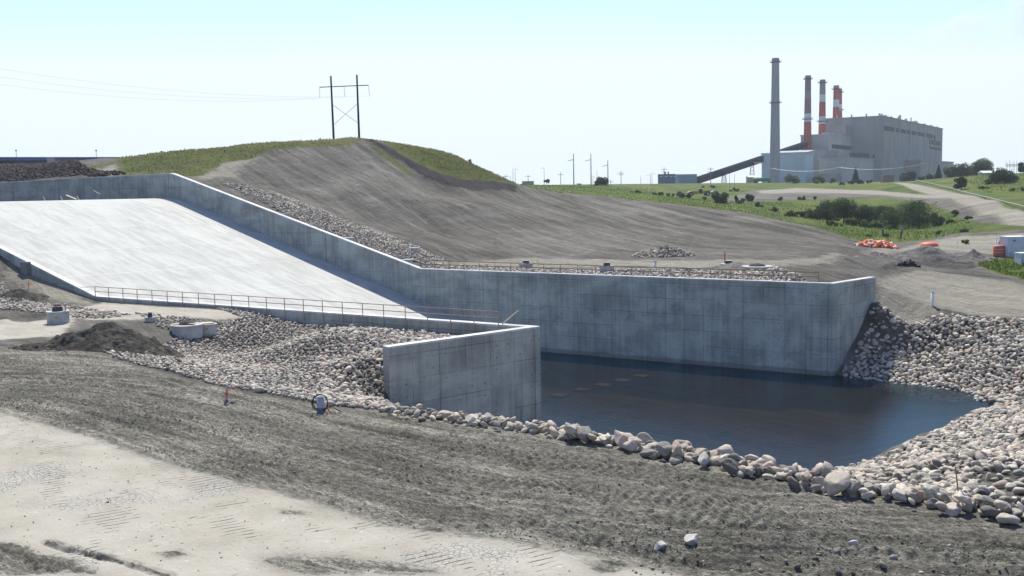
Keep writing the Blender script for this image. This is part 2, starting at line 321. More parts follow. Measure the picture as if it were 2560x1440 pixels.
def m_slab():
    k=NT('spillway_concrete',.8,.3); uv=k.uv()
    s1=k.noise(k.map(uv,(.08,.4,1),rot=(0,0,.16)),1,6,.68,1.2); s2=k.noise(k.map(uv,(.3,1.6,1),rot=(0,0,.12)),1,5,.65,.8); blot=k.noise(k.map(uv,(.10,.15,1),loc=(3,8,0)),1,5,.65,1)
    f=k.math('ADD',k.math('MULTIPLY',s1,.45),k.math('ADD',k.math('MULTIPLY',s2,.3),k.math('MULTIPLY',blot,.25)))
    c=k.mix(k.step(f,.40,.59),(.37,.368,.345),(.50,.497,.462))
    c=k.mix(k.math('MULTIPLY',k.step(k.noise(k.map(uv,(.45,2.4,1),loc=(9,1,0),rot=(0,0,.1)),1,5,.75,.6),.60,.68),.5),c,(.34,.335,.32))
    se=k.n('ShaderNodeSeparateXYZ'); k.put(se.inputs[0],uv)
    def lines(o,per,w,off):
        a=k.math('FRACT',k.math('DIVIDE',k.math('ADD',o,off),per)); d=k.math('MULTIPLY',k.math('ABSOLUTE',k.math('SUBTRACT',a,.5)),per)
        return k.math('SUBTRACT',1,k.step(d,w,w*2.2))
    j=k.math('MAXIMUM',lines(se.outputs[0],9.15,.05,1.4),k.math('MULTIPLY',lines(se.outputs[1],7.6,.04,2.2),.4))
    c=k.mix(k.math('MULTIPLY',j,.55),c,(.62,.61,.58)); 
    j2=lines(se.outputs[0],9.15,.03,1.65); c=k.mix(k.math('MULTIPLY',j2,.5),c,(.28,.28,.28))
    return k.done(c,k.bump(k.noise(uv,6,4),.02,.3))
def m_ground():
    k=NT('earth',.95,.1); v=k.geo()
    g,tan,dk,clod,pale=k.at('grass'),k.at('tan'),k.at('dark'),k.at('clod'),k.at('pale')
    st=k.map(v,(1,1,1),rot=(0,0,-2.2))     # streaks follow the grading passes
    s1=k.noise(k.map(st,(.02,.30,.02)),1,6,.62,.5); s2=k.noise(k.map(st,(.10,1.1,.1)),1,5,.65,.4); s3=k.noise(v,.11,4,.6); s4=k.noise(v,.9,5,.7); fi=k.noise(v,5,6,.75)
    f=k.math('ADD',k.math('ADD',k.math('MULTIPLY',s1,.30),k.math('MULTIPLY',s2,.20)),k.math('ADD',k.math('MULTIPLY',k.noise(v,.045,5,.68,.8),.30),k.math('ADD',k.math('MULTIPLY',s4,.1),k.math('MULTIPLY',fi,.1))))
    base=k.ramp(f,[(.38,(.065,.060,.051)),(.46,(.11,.101,.087)),(.52,(.165,.154,.133)),(.58,(.245,.23,.20)),(.66,(.37,.35,.305))])
    # pale scrapes
    base=k.mix(k.math('MULTIPLY',k.step(k.noise(k.map(st,(.05,.5,.05),loc=(7,2,0)),1,5,.7,.3),.60,.72),.7),base,(.33,.30,.27))
    # dry tan mud
    tn=k.noise(v,.35,5,.6); mud=k.ramp(k.math('ADD',k.math('MULTIPLY',tn,.7),k.math('MULTIPLY',fi,.3)),[(.3,(0.274,0.253,0.208)),(.5,(0.363,0.337,0.285)),(.7,(0.421,0.397,0.345))])
    mud=k.mix(k.math('MULTIPLY',k.step(k.noise(k.map(v,(1,1,1),loc=(4,9,0)),.16,4,.6),.54,.68),.5),mud,(.45,.43,.40))
    crk=k.vor(v,5.2,'DISTANCE_TO_EDGE'); crm=k.math('MULTIPLY',k.math('SUBTRACT',1,k.step(crk,.02,.07)),k.step(k.noise(k.map(v,(1,1,1),loc=(4,9,0)),.16,4,.6),.56,.66))
    mud=k.mix(k.math('MULTIPLY',crm,.5),mud,(.20,.19,.165))
    # short grouser scratches on the mud
    gr=k.map(v,(1,1,1),rot=(0,0,-.55)); gs=k.n('ShaderNodeSeparateXYZ'); k.put(gs.inputs[0],gr)
    wv=k.math('ABSOLUTE',k.math('SUBTRACT',k.math('FRACT',k.math('ADD',k.math('DIVIDE',gs.outputs[1],.33),k.math('MULTIPLY',k.noise(v,1.2,2),.6))),.5))
    gm=k.math('MULTIPLY',k.math('SUBTRACT',1,k.step(wv,.03,.12)),k.step(k.noise(k.map(gr,(.45,.28,1),loc=(2,5,0)),1,3,.6),.53,.60))
    gm=k.math('MULTIPLY',gm,k.step(k.noise(v,2.5,3,.7),.38,.52))
    mud=k.mix(k.math('MULTIPLY',gm,.9),mud,(.085,.08,.07))
    sp=k.math('MULTIPLY',k.step(k.noise(k.map(gr,(1.1,3.0,1)),1,6,.8),.60,.67),k.step(k.noise(k.map(v,(1,1,1),loc=(1,3,0)),.22,3),.50,.62))
    mud=k.mix(k.math('MULTIPLY',sp,.8),mud,(.11,.10,.09))
    edge=k.noise(v,.8,5,.7); edge2=k.noise(k.map(st,(.3,1.2,.3)),1,5,.7)
    def m(a,amt=.5,w=.08): return k.step(k.math('ADD',a,k.math('MULTIPLY',k.math('SUBTRACT',edge,.5),amt)),.5-w,.5+w)
    c=k.mix(m(tan,.9,.13),base,mud)
    pn=k.math('ADD',k.math('MULTIPLY',fi,.4),k.math('ADD',k.math('MULTIPLY',s1,.35),k.math('MULTIPLY',s4,.25))); c=k.mix(k.math('MULTIPLY',m(pale,1.4,.3),.8),c,k.ramp(pn,[(.36,(0.210,0.190,0.155)),(.5,(0.335,0.308,0.250)),(.62,(0.450,0.415,0.340))]))
    peb=k.vor(v,1.7); c=k.mix(k.math('MULTIPLY',k.math('SUBTRACT',1,k.step(peb,.07,.12)),k.step(k.noise(v,.35,3),.5,.62)),c,(.5,.48,.45))
    dkc=k.ramp(k.math('ADD',k.math('MULTIPLY',fi,.6),k.math('MULTIPLY',edge2,.4)),[(.3,(.04,.036,.038)),(.5,(.062,.056,.056)),(.7,(.10,.09,.085))])
    c=k.mix(m(dk,.6,.1),c,dkc)
    # clod band: churned darker earth
    bd=k.map(v,(1,1,1),rot=(0,0,.69)); ck=k.noise(k.map(bd,(.75,1.9,1)),3.2,8,.76,.15); ckc=k.ramp(k.math('ADD',k.math('MULTIPLY',ck,.75),k.math('MULTIPLY',s3,.25)),[(.34,(0.065,0.060,0.048)),(.44,(0.149,0.141,0.114)),(.52,(0.265,0.250,0.205)),(.63,(0.460,0.439,0.369))])
    sp2=k.noise(k.map(v,(1,1.5,1)),11,5,.8,.2); ckc=k.mix(k.math('MULTIPLY',k.step(sp2,.50,.60),.75),ckc,(.075,.07,.06)); ckc=k.mix(k.math('MULTIPLY',k.math('SUBTRACT',1,k.step(sp2,.36,.43)),.6),ckc,(.46,.44,.40))
    cx=k.n('ShaderNodeCombineXYZ'); k.put(cx.inputs[0],k.at('al')); k.put(cx.inputs[1],k.at('so')); trk=cx.outputs[0]; big=k.math('ADD',k.math('MULTIPLY',k.noise(k.map(trk,(.045,.8,1)),1,5,.65,.35),.5),k.math('MULTIPLY',k.noise(k.map(trk,(.16,3.6,1)),1,5,.7,.2),.5)); ckc=k.mix(1,ckc,k.ramp(big,[(.38,.46),(.5,.86),(.62,1.55)]),'MULTIPLY'); c=k.mix(m(clod,1.25,.07),c,ckc)
    # grass
    gn=k.noise(v,.06,5,.65); gf=k.noise(k.map(v,(1,1,2)),.9,6,.78)
    gc=k.ramp(k.math('ADD',k.math('MULTIPLY',gn,.55),k.math('MULTIPLY',gf,.45)),[(.36,(.025,.046,.009)),(.44,(.055,.092,.015)),(.51,(.095,.135,.025)),(.58,(.14,.15,.045)),(.68,(.20,.18,.08))])
    gc=k.mix(k.math('MULTIPLY',k.step(k.noise(v,.035,5,.7),.50,.62),.6),gc,k.ramp(gf,[(.35,(.075,.075,.03)),(.6,(.17,.155,.075))]))
    gc=k.mix(k.math('MULTIPLY',k.at('olive'),.6),gc,k.ramp(k.math('ADD',k.math('MULTIPLY',gf,.6),k.math('MULTIPLY',gn,.4)),[(.36,(.05,.055,.018)),(.48,(.095,.098,.033)),(.58,(.15,.14,.06)),(.68,(.21,.19,.10))]))
    c=k.mix(m(g,.7,.12),c,gc)
    rel=k.math('ADD',k.math('MULTIPLY',fi,.5),k.math('ADD',k.math('MULTIPLY',ck,k.math('MULTIPLY',clod,1.6)),k.math('MULTIPLY',s2,.6)))
    rel=k.math('SUBTRACT',rel,k.math('MULTIPLY',sp2,k.math('MULTIPLY',clod,.9)))
    rel=k.math('SUBTRACT',rel,k.math('MULTIPLY',k.math('ADD',gm,k.math('ADD',sp,crm)),k.math('MULTIPLY',tan,.35)))
    rough=k.math('MULTIPLY',k.math('SUBTRACT',1,clod),k.math('SUBTRACT',1,tan)); b1=k.bump(k.math('ADD',k.math('MULTIPLY',k.noise(v,1.1,6,.78),1.0),k.math('MULTIPLY',s2,.9)),.55,rough)
    return k.done(c,k.bump(rel,.10,1.0,b1))
def m_leaf(name,c,var=.35,tl=.3):
    k=NT(name,.6,.2); t=k.at('tint')
    c0=tuple(x*(1-var) for x in c);c1=tuple(x*(1+var*1.6) for x in c)
    col=k.ramp(t,[(0,c0),(.6,c),(1,c1)])
    k.b.inputs['Subsurface Weight'].default_value=0
    tr=k.n('ShaderNodeBsdfTranslucent'); k.put(tr.inputs[0],col); mx=k.n('ShaderNodeMixShader'); mx.inputs[0].default_value=tl
    k.put(k.b.inputs['Base Color'],col); k.t.links.new(k.b.outputs[0],mx.inputs[1]); k.t.links.new(tr.outputs[0],mx.inputs[2])
    k.t.links.new(mx.outputs[0],k.t.nodes['Material Output'].inputs[0]); return k.m
ROCK=m_rock('stone',False); ROCKI=m_rock('boulder_stone',True); CONC=m_concrete('formed_concrete'); CONCT=m_concrete('broomed_concrete',False,(.56,.56,.56)); SLABM=m_slab(); EARTH=m_ground()
PRE=plain('precast_concrete',(.40,.40,.39),.8,.18,2.5); RUST=plain('rusty_steel',(.42,.29,.20),.7,.3,6,.2); WOOD=plain('timber',(.52,.45,.33),.8,.2,4); BLACK=plain('black_plastic',(.012,.012,.014),.45,.4,8)
ORANGE=plain('orange_plastic',(.72,.14,.06),.6,.2,3); WHITE=plain('white_paint',(.75,.75,.73),.5,.1,2); DSOIL=None
# ---------------------------------------------------------------- ground sheet
def build_ground():
    a_f=np.arange(-.545,.545,.00096); a_c1=np.linspace(.545,math.pi*2-.545,90)[:-1]
    ang=np.concatenate([a_f,a_c1]); na=len(ang)
    rs=[np.geomspace(1.5,25.5,40,endpoint=False),np.geomspace(25.5,64,420,endpoint=False),np.geomspace(64,300,500,endpoint=False),np.geomspace(300,1500,150,endpoint=False),np.geomspace(1500,9500,30)]
    r=np.concatenate(rs); nr=len(r)
    AA,RRr=np.meshgrid(ang,r); X=(RRr*np.sin(AA)).ravel(); Y=(RRr*np.cos(AA)).ravel()
    Z=height(X,Y)
    # --- painted-in-place ground kinds (world polygons) ---
    def mk(P,soft): return np.clip(.5+sdpoly(P,X,Y)/(2*soft),0,1)
    rr=np.hypot(X,Y); thx=1280+F*X/np.maximum(Y,1e-3)
    tan=mk(poly([(-700,1000),(0,1030),(250,1095),(430,1160),(700,1228),(1000,1318),(1250,1345),(1500,1390),(1720,1440)])+[(6,20),(0,5),(-40,15),(-60,40)],1.2)
    tan=np.maximum(tan,mk(poly([(-300,815),(0,805),(120,800),(260,755),(420,768),(560,775),(640,790),(540,800),(330,800),(190,800),(150,840),(0,850),(-300,860)]),1.0))
    clod=mk(poly([(-700,980),(0,1030),(250,1095),(430,1160),(700,1228),(1000,1318),(1250,1345),(1500,1390),(1720,1440)])+[(12,24),(60,15),(70,22),(30,29)]+[e[:2] for e in EDGE[::-1]]+poly([(800,1015),(570,975),(400,935),(250,885),(60,860),(-700,870)]),1.0)
    for pl,sf in(([(-200,1350),(40,1358),(110,1378),(190,1400),(260,1439),(-200,1439)],.5),([(640,1392),(760,1384),(900,1392),(1000,1402),(1100,1420),(1130,1439),(760,1439),(650,1415)],.5),([(380,1380),(450,1372),(480,1388),(420,1398)],.25),([(1440,1400),(1560,1396),(1600,1420),(1500,1436)],.35),([(690,1272),(760,1276),(790,1290),(700,1286)],.2),([(1010,1296),(1180,1306),(1210,1320),(1060,1312)],.3)):
        clod=np.maximum(clod,mk(poly(pl),sf)*.75)
    tan=np.where(clod>tan,tan,tan)
    grass=mk(poly([(290,433),(318,405,),(420,391),(560,374),(660,362),(780,354),(880,350),(870,354),(760,364),(690,374),(640,388),(560,396),(505,422),(465,434),(420,438)])[:-0 or None],3.0)
    # crest of the hill, both faces
    gl=[(318,'d',330),(420,'d',300),(560,'d',290),(760,'d',280),(905,'d',275),(905,'d',238),(870,'d',233),(760,'d',233),(690,'d',232),(640,'d',226),(560,'d',222),(505,'d',208),(465,'d',198),(420,'d',186),(300,'d',205),(290,'d',260)]
    grass=np.maximum(grass*0,mk(poly(gl),3.5))
    gr=[(935,'d',242),(935,'d',290),(1100,'d',300),(1300,'d',300),(1300,'d',236)]+[(1294,464),(1162,449),(1087,430),(1042,410),(994,382)]
    grass=np.maximum(grass,mk(poly(gr),3))
    grass=np.maximum(grass,mk(poly([(900,356),(950,372),(1005,408),(1045,438),(1020,442),(960,400),(915,368)]),2.0)*.75)
    far=mk(poly([(1285,'d',236),(1350,'d',243),(1500,'d',250),(1700,'d',246),(1900,'d',238),(2030,'d',226),(2120,595),(2180,608),(2240,606),(2340,597),(2350,588),(2420,583),(2560,575),(2760,575),(3300,'d',230),(3300,'d',8000),(-800,'d',8000),(-800,'d',520),(300,'d',520),(900,'d',330),(1285,'d',330)]),3)
    grass=np.maximum(grass,far)
    grass=np.maximum(grass,mk(poly([(2440,660),(2490,645),(2560,643),(2750,645),(2750,720),(2560,700),(2490,682)]),1.5))
    grass=np.maximum(grass,mk(poly([(200,425),(235,412),(300,403),(310,398),(330,400),(265,413),(215,428)]),2))
    pale=mk(poly([(2222,457),(2262,457),(2330,468),(2400,484),(2480,500),(2560,528),(2700,560),(2700,580),(2560,566),(2480,536),(2400,510),(2330,488),(2270,470)]),2.5)
    flat=mk(poly([(1840,488),(1900,474),(1990,472),(2110,478),(2210,480),(2330,489),(2440,512),(2530,560),(2440,555),(2390,530),(2330,512),(2200,492),(2000,498),(1870,506),(1750,500)]),4)
    fl2=mk(poly([(1895,477),(1990,470),(2110,474),(2210,477),(2330,487),(2420,498),(2330,496),(2200,487),(2000,481),(1900,484)]),3)
    grass=np.minimum(grass,1-flat); dark_f=flat*.0; pale=np.maximum(pale,fl2); grass=np.minimum(grass,1-pale)
    yard=mk(poly([(2290,612),(2335,600),(2400,592),(2510,587),(2700,580),(2700,650),(2560,641),(2450,632),(2300,628),(2160,634),(2190,618)]),2)
    pale=np.maximum(pale,yard); grass=np.where(yard>.6,np.minimum(grass,.2),grass)
    pale=np.maximum(pale,mk(poly([(2200,700),(2230,690),(2290,676),(2400,690),(2560,708),(2900,730),(2900,800),(2560,790),(2330,784),(2195,770)]),1.6))
    pale=np.maximum(pale,mk(poly([(1060,657),(1180,650),(1300,645),(1600,649),(1900,650),(2050,640),(2150,638),(2100,650),(2000,662),(1900,672),(1600,668),(1300,668),(1100,664)]),1.6)*.8)
    pale=np.maximum(pale,mk(poly([(465,438),(520,405),(600,388),(640,392),(600,420),(540,445),(500,450)]),3))
    pale=np.maximum(pale,mk(poly([(215,436),(250,425),(300,405),(320,402),(320,415),(290,437),(260,440)]),2))
    pale=np.maximum(pale,mk(poly([(0,640),(90,690),(240,755),(600,790),(560,800),(200,760),(100,745),(0,690)]),1.5)*.75)
    dark=mk(poly([(905,349),(937,354),(994,381),(1042,409),(1087,429),(1162,448),(1290,464),(1290,478),(1200,476),(1110,464),(1060,444),(1010,410),(950,372)]),1.6)
    dark=np.maximum(dark,mk(poly([(2150,655),(2230,640),(2300,640),(2450,650),(2480,672),(2400,678),(2290,664),(2240,690)]),2)*.55)
    # --- relief ---
    d1=np.clip((rr-26)/4,0,1)
    Z+=np.where(clod>.5,(fbm(X*2.2,Y*2.2,5,3)*.13*clod+fbm(X*9,Y*9,3,8)*.10*clod),0)*d1*(rr<110)
    tp_=poly([(-700,1000),(0,1030),(250,1095),(430,1160),(700,1228),(1000,1318),(1250,1345),(1500,1390),(1720,1440)]); so=pld(tp_+[(14,27),(30,22)],X,Y); al=X*.77-Y*.63
    band=np.clip(clod*2-.6,0,1)*(rr<105)*d1
    Z+=band*(.11*np.sin(so*6.28/1.25+fbm(X*.25,Y*.25,3,71)*9)*np.clip(fbm(X*.12,Y*.3,3,73)*3+.5,0,1)+.07*np.abs(fbm(al*1.0,so*4.5,4,75))*2-.035)
    Z+=band*.05*np.sin(al*6.28/.42+fbm(X*.4,Y*.4,2,77)*7)*np.clip(fbm(al*.25,so*.7,3,79)*6,0,1)
    Z+=band*np.maximum(fbm(al*1.6,so*6,3,83),0)*.15
    Z+=tan*fbm(X*.5,Y*.5,4,5)*.10*d1
    ridge=np.exp(-((sdpoly(poly([(-700,1000),(0,1030),(250,1095),(430,1160),(700,1228),(1000,1318),(1250,1345),(1500,1390),(1720,1440)])+[(6,20),(0,5),(-40,15),(-60,40)],X,Y)+.3)/.35)**2)
    Z+=ridge*np.clip(fbm(X*1.1,Y*1.1,4,21)+.12,0,1)*.35*(rr<70)
    rf=np.array([l for l in poly([(120,1355),(230,1385),(330,1410),(420,1440)])])
    for i in range(len(rf)-1):
        a,b=rf[i],rf[i+1];e=b-a;q=np.clip(((X-a[0])*e[0]+(Y-a[1])*e[1])/(e@e),0,1);dd=np.hypot(X-a[0]-q*e[0],Y-a[1]-q*e[1])
        Z+=(.07*np.exp(-(dd/.09)**2)-.09*np.exp(-((dd-.16)/.08)**2))*np.clip(.6+2.5*fbm(X*2.2,Y*2.2,3,61),0,1.5); clod=np.maximum(clod,np.exp(-(dd/.22)**2)*.62)
    dirt=(1-np.clip(grass*1.4,0,1))*(rr>100)*(rr<330)
    u_=X*.59-Y*.81; v_=X*.81+Y*.59
    Z+=dirt*(fbm(u_*.07,v_*.40,5,31)*.62+fbm(X*.5,Y*.5,4,33)*.42)*np.clip(sdpoly([Cn-NN*3,Cn+A2*170-NN*3,Cf+A2*170+NN*4,Cf+NN*4],X,Y)*-.2,0,1)*(~inpoly(POLYL,X,Y))
    Z+=dark*np.clip(fbm(u_*.3,v_*.8,4,41)+.2,0,1)*1.4*(rr>150)*np.clip((1190-thx)/120,0,1)
    Z+=np.clip(grass,0,1)*(fbm(X*.35,Y*.35,4,51)*.55)*(rr>100)*(rr<500)
    i,j=np.meshgrid(np.arange(nr-1),np.arange(na),indexing='ij'); j2=(j+1)%na
    Fc=np.stack([i*na+j,(i+1)*na+j,(i+1)*na+j2,i*na+j2],-1).reshape(-1,4)[:,::-1]
    me=npmesh('ground',np.stack([X,Y,Z],-1),Fc)
    olive=np.clip(mk(poly(gl),3.5)+mk(poly(gr),3),0,1)*(rr<330)
    for n_,a_ in(('so',np.clip(so,0,60)*(rr<110)),('al',al*(rr<110)),('olive',olive),('grass',grass),('tan',tan),('dark',dark),('clod',clod),('pale',pale)): attr(me,n_,a_)
    o=link('ground',me,EARTH,smooth=True)
    tag(o,'graded earth terraces, dirt hillside and grassy valley around the spillway','ground',kind='structure')
    return Z.reshape(nr,na),r,ang
GZ,GR,GA=build_ground()
def gz(x,y):   # surface height of the finished ground sheet (fine sector)
    x=np.atleast_1d(x);y=np.atleast_1d(y); r=np.hypot(x,y); a=np.arctan2(x,y)
    i=np.clip(np.searchsorted(GR,r)-1,0,len(GR)-2); j=np.clip(((a-GA[0])/.00096).astype(int),0,int(1.09/.00096)-2)
    fi=(r-GR[i])/(GR[i+1]-GR[i]); fj=np.clip((a-GA[0])/.00096-j,0,1)
    return (GZ[i,j]*(1-fi)+GZ[i+1,j]*fi)*(1-fj)+(GZ[i,j+1]*(1-fi)+GZ[i+1,j+1]*fi)*fj
def g1(x,y): return float(gz(x,y)[0])
def at_px(px,py,d=None):    # ground spot seen at a photo pixel; d: known depth
    p=unproj(px,py) if d is None else atd(px,py,d); return Vector((p[0],p[1],g1(p[0],p[1])))
# ---------------------------------------------------------------- water
def build_water():
    k=NT('pond_water',.05); nt=k.t; v=k.geo()
    nb=k.math('ADD',k.noise(k.map(v,(1,1.6,1)),1.7,4,.6),k.math('MULTIPLY',k.noise(v,6,3,.6),.35)); nrm=k.bump(nb,.032,1.0)
    gl=k.n('ShaderNodeBsdfGlossy'); gl.inputs['Roughness'].default_value=.085; gl.inputs['Color'].default_value=(.40,.76,1,1); k.put(gl.inputs['Normal'],nrm)  # bluish gloss tint paints the sky's reflection bluer than the sky itself
    tr=k.n('ShaderNodeBsdfTransparent'); tr.inputs[0].default_value=(.55,.42,.30,1)
    df=k.n('ShaderNodeBsdfDiffuse'); df.inputs[0].default_value=(.034,.027,.016,1)
    fr=k.n('ShaderNodeFresnel'); fr.inputs[0].default_value=1.33; k.put(fr.inputs['Normal'],nrm)
    m1=k.n('ShaderNodeMixShader'); m1.inputs[0].default_value=.4; nt.links.new(tr.outputs[0],m1.inputs[1]); nt.links.new(df.outputs[0],m1.inputs[2])
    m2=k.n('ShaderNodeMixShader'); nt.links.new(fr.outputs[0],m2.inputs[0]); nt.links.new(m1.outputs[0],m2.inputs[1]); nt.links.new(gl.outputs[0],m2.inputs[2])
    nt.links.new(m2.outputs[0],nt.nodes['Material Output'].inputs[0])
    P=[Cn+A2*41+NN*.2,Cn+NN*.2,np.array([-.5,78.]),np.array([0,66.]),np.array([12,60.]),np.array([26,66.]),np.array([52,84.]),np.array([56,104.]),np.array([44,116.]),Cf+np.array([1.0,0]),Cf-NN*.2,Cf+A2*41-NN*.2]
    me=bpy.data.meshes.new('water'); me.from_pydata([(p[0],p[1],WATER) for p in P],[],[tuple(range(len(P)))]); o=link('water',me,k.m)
    tag(o,'still dark pond water in the stilling basin','water',kind='structure')
build_water()
# ---------------------------------------------------------------- concrete spillway
def strip(name,mat,pts,tops,bots,half,parent=None,us=None,endcap=True):
    """wall along a plan line; UV = metres along and up"""
    pts=[np.asarray(p,float) for p in pts]; n=len(pts); V=[];Fs=[];UV=[]
    def nrm(i):
        a=pts[max(i-1,0)];b=pts[min(i+1,n-1)];d=(b-a)/np.linalg.norm(b-a); return np.array([-d[1],d[0]])
    acc=0;u=[]
    for i in range(n):
        if i: acc+=np.linalg.norm(pts[i]-pts[i-1])
        u.append(acc)
    def quad(a,b,c,d,uv): b0=len(V); V.extend([a,b,c,d]); Fs.append((b0,b0+1,b0+2,b0+3)); UV.extend(uv)
    for i in range(n-1):
        n0,n1=nrm(i)*half,nrm(i+1)*half
        for sgn in(1,-1):
            a=(*(pts[i]+n0*sgn),bots[i]);b=(*(pts[i+1]+n1*sgn),bots[i+1]);c=(*(pts[i+1]+n1*sgn),tops[i+1]);d=(*(pts[i]+n0*sgn),tops[i])
            uv=[(u[i],bots[i]+30),(u[i+1],bots[i+1]+30),(u[i+1],tops[i+1]+30),(u[i],tops[i]+30)]
            if sgn==1: quad(b,a,d,c,[uv[1],uv[0],uv[3],uv[2]])
            else: quad(a,b,c,d,uv)
        quad((*(pts[i]-n0),tops[i]),(*(pts[i+1]-n1),tops[i+1]),(*(pts[i+1]+n1),tops[i+1]),(*(pts[i]+n0),tops[i]),[(u[i],0),(u[i+1],0),(u[i+1],1),(u[i],1)])
    for i,s in((0,1),(n-1,-1)):
        n0=nrm(i)*half; quad((*(pts[i]+n0*s),bots[i]),(*(pts[i]-n0*s),bots[i]),(*(pts[i]-n0*s),tops[i]),(*(pts[i]+n0*s),tops[i]),[(0,bots[i]+30),(.8,bots[i]+30),(.8,tops[i]+30),(0,tops[i]+30)])
    me=bpy.data.meshes.new(name); me.from_pydata([tuple(map(float,v)) for v in V],[],Fs); ul=me.uv_layers.new(name='UVMap')
    ul.data.foreach_set('uv',np.array(UV,np.float32).ravel())
    return link(name,me,mat,parent)
def wallthing(name,label,cat,ts,base,nrm_off,topf,botf,capc=CONCT):
    e=empty(name,(0,0,0),label,cat)
    pts=[base+A2*t for t in ts]; tops=[float(topf(t)) for t in ts]; bots=[float(botf(t)) for t in ts]
    strip('wall_face',CONC,pts,[z-.14 for z in tops],bots,WT,e)
    strip('coping',CONCT,pts,tops,[z-.139 for z in tops],WT+.012,e)
    return e
TS=[0,10,20,30,40,50,TB-.8,TB-.25,TB+.3,TB+1,65,75,85,95,105,109.3,110.2,120,140,160,180]
base_b=lambda t: min(-24.4,0) if t<45 else float(slab_h(t))-2.2
wf_=wallthing('chute_side_wall','long far side wall of the spillway, its lit top edge sloping down to a level run above the pond','retaining wall',TS,Cf+NN*WT,1,wall_top,base_b)
wn_=wallthing('chute_side_wall','near side wall of the spillway, low above the ground on the side facing the rock field','retaining wall',[t for t in TS if t>0]and[.0]+[t for t in TS if t>0],Cn-NN*WT,1,wall_top,base_b)
def jointmb(base,side,ts,dep=.04,w=.09):
    m=MB()
    for t in ts:
        p=base+A2*t; z1=float(wall_top(t))-.16; z0=WATER-.5 if t<40 else float(slab_h(t))-.3
        m.box((p[0],p[1],(z0+z1)/2),(w,dep,z1-z0),rz=math.atan2(A2[1],A2[0]))
    return m
JD=plain('joint_filler',(.13,.15,.18),.8,.2); PALE=plain('joint_sealant',(.45,.47,.5),.7,.1)
jointmb(Cf-NN*.004,1,(110.5,141.5,75)).build('expansion_joint',JD,wf_)
jointmb(Cf-NN*.004,1,(37.6,),.05,.12).build('expansion_joint',PALE,wf_)
def pil(base,t,sg):
    p=base+A2*t; m=MB(); z1=float(wall_top(t))+.02; m.box((p[0],p[1],z1-1.6),(1.3,.55,3.2),rz=math.atan2(A2[1],A2[0])); return m
pil(Cn-NN*(2*WT+.25),69.8,1).build('pilaster',CONC,wn_)
pil(Cf+NN*(2*WT+.2),79.2,1).build('pilaster',CONCT,wf_)
def wing(name,label,a,b,zb):
    e=empty(name,(0,0,0),label,'retaining wall'); d=(b-a)/np.linalg.norm(b-a)
    pts=[a,a*.5+b*.5,b]; strip('wall_face',CONC,pts,[T-.143]*3,[zb]*3,WT,e); strip('coping',CONCT,pts,[T-.004]*3,[T-.142]*3,WT+.009,e); return e
dn=(Wn-Cn)/np.linalg.norm(Wn-Cn); df=(Wf-Cf)/np.linalg.norm(Wf-Cf)
def lw(d): return np.array([-d[1],d[0]])
wing('wing_wall','free standing near wing wall with a bright top, its end standing in the rocks at the pond',Cn+np.array([-.60,.05])+np.array([.1,-.05]),Wn+lw(dn)*-0.0+np.array([-.1,.36])-dn*.1,-24.4)
wing('wing_wall','far wing wall past the pond corner, casting shadow on the rock bank',Cf+NN*WT*.9+np.array([.32,-.1])-df*.42,Wf+np.array([-.32,.25]),-24.4)
def build_slab():
    ts=np.concatenate([np.linspace(38,104,80),np.linspace(104.5,114,30)]); ss=np.linspace(0,1,30); V=[];UV=[]
    for t in ts:
        for s in ss: p=Cn+A2*t+CR*s; V.append((p[0],p[1],float(slab_h(min(t,110.6)))-max(0,t-110.6)*.0-(0 if t<111.2 else (t-111.2)*.5))); UV.append((t,s*np.linalg.norm(CR)))
    n=len(ss); Fs=[(i*n+j,(i+1)*n+j,(i+1)*n+j+1,i*n+j+1) for i in range(len(ts)-1) for j in range(n-1)]
    me=bpy.data.meshes.new('spillway_slab'); me.from_pydata([tuple(map(float,v)) for v in V],[],Fs); 
    ul=me.uv_layers.new(name='UVMap'); li=np.empty(len(me.loops),np.int32); me.loops.foreach_get('vertex_index',li); ul.data.foreach_set('uv',np.array(UV,np.float32)[li].ravel())
    bm=bmesh.new();bm.from_mesh(me);bmesh.ops.recalc_face_normals(bm,faces=bm.faces)
    if sum(f.normal.z for f in bm.faces)<0: bmesh.ops.reverse_faces(bm,faces=bm.faces)
    bm.to_mesh(me);bm.free()
    o=link('spillway_chute',me,SLABM,smooth=True); tag(o,'broad pale concrete spillway chute sloping down between the two side walls','spillway')
build_slab()
# timber left at the crest
def bar(a,b,w,h,mat,name,label=None,cat=None,parent=None,group=None):
    a=Vector(a);b=Vector(b);d=(b-a); m=MB(); L=d.length; m.box((0,0,0),(w,h,L)); o=m.build(name,mat,parent,bevel=min(w,h)*.08)
    o.matrix_world=Matrix.Translation((a+b)/2)@d.to_track_quat('Z','Y').to_matrix().to_4x4()
    if label: tag(o,label,cat,group)
    return o
def sl(px,py,dz=0):  # spot on the spillway floor seen at a pixel
    v=ray(px,py);v=v/v[1];ds=np.linspace(70,220,1500);P=v[None]*ds[:,None];t,s=onchute(P[:,:2]);hh=slab_h(np.minimum(t,111))-P[:,2];k=np.argmax(hh>0);return Vector((P[k][0],P[k][1],P[k][2]+dz))
for i,(x,y,lab) in enumerate(((64,498,'short pale timber stake at the spillway crest, nearest the left edge'),(137,497,'short pale timber stake at the crest below the dark wall joint'),(208,496,'short pale timber stake at the crest, just left of the plank'))):
    p=atd(x,y,165); q=np.array(onchute(p[:2])); P=Cn+A2*111.4+CR*q[1]; 
    z=-.75; bar((P[0]-.1,P[1],z),(P[0]-.5,P[1]+.25,z+.75),.12,.12,WOOD,'timber_stake',lab,'stake')
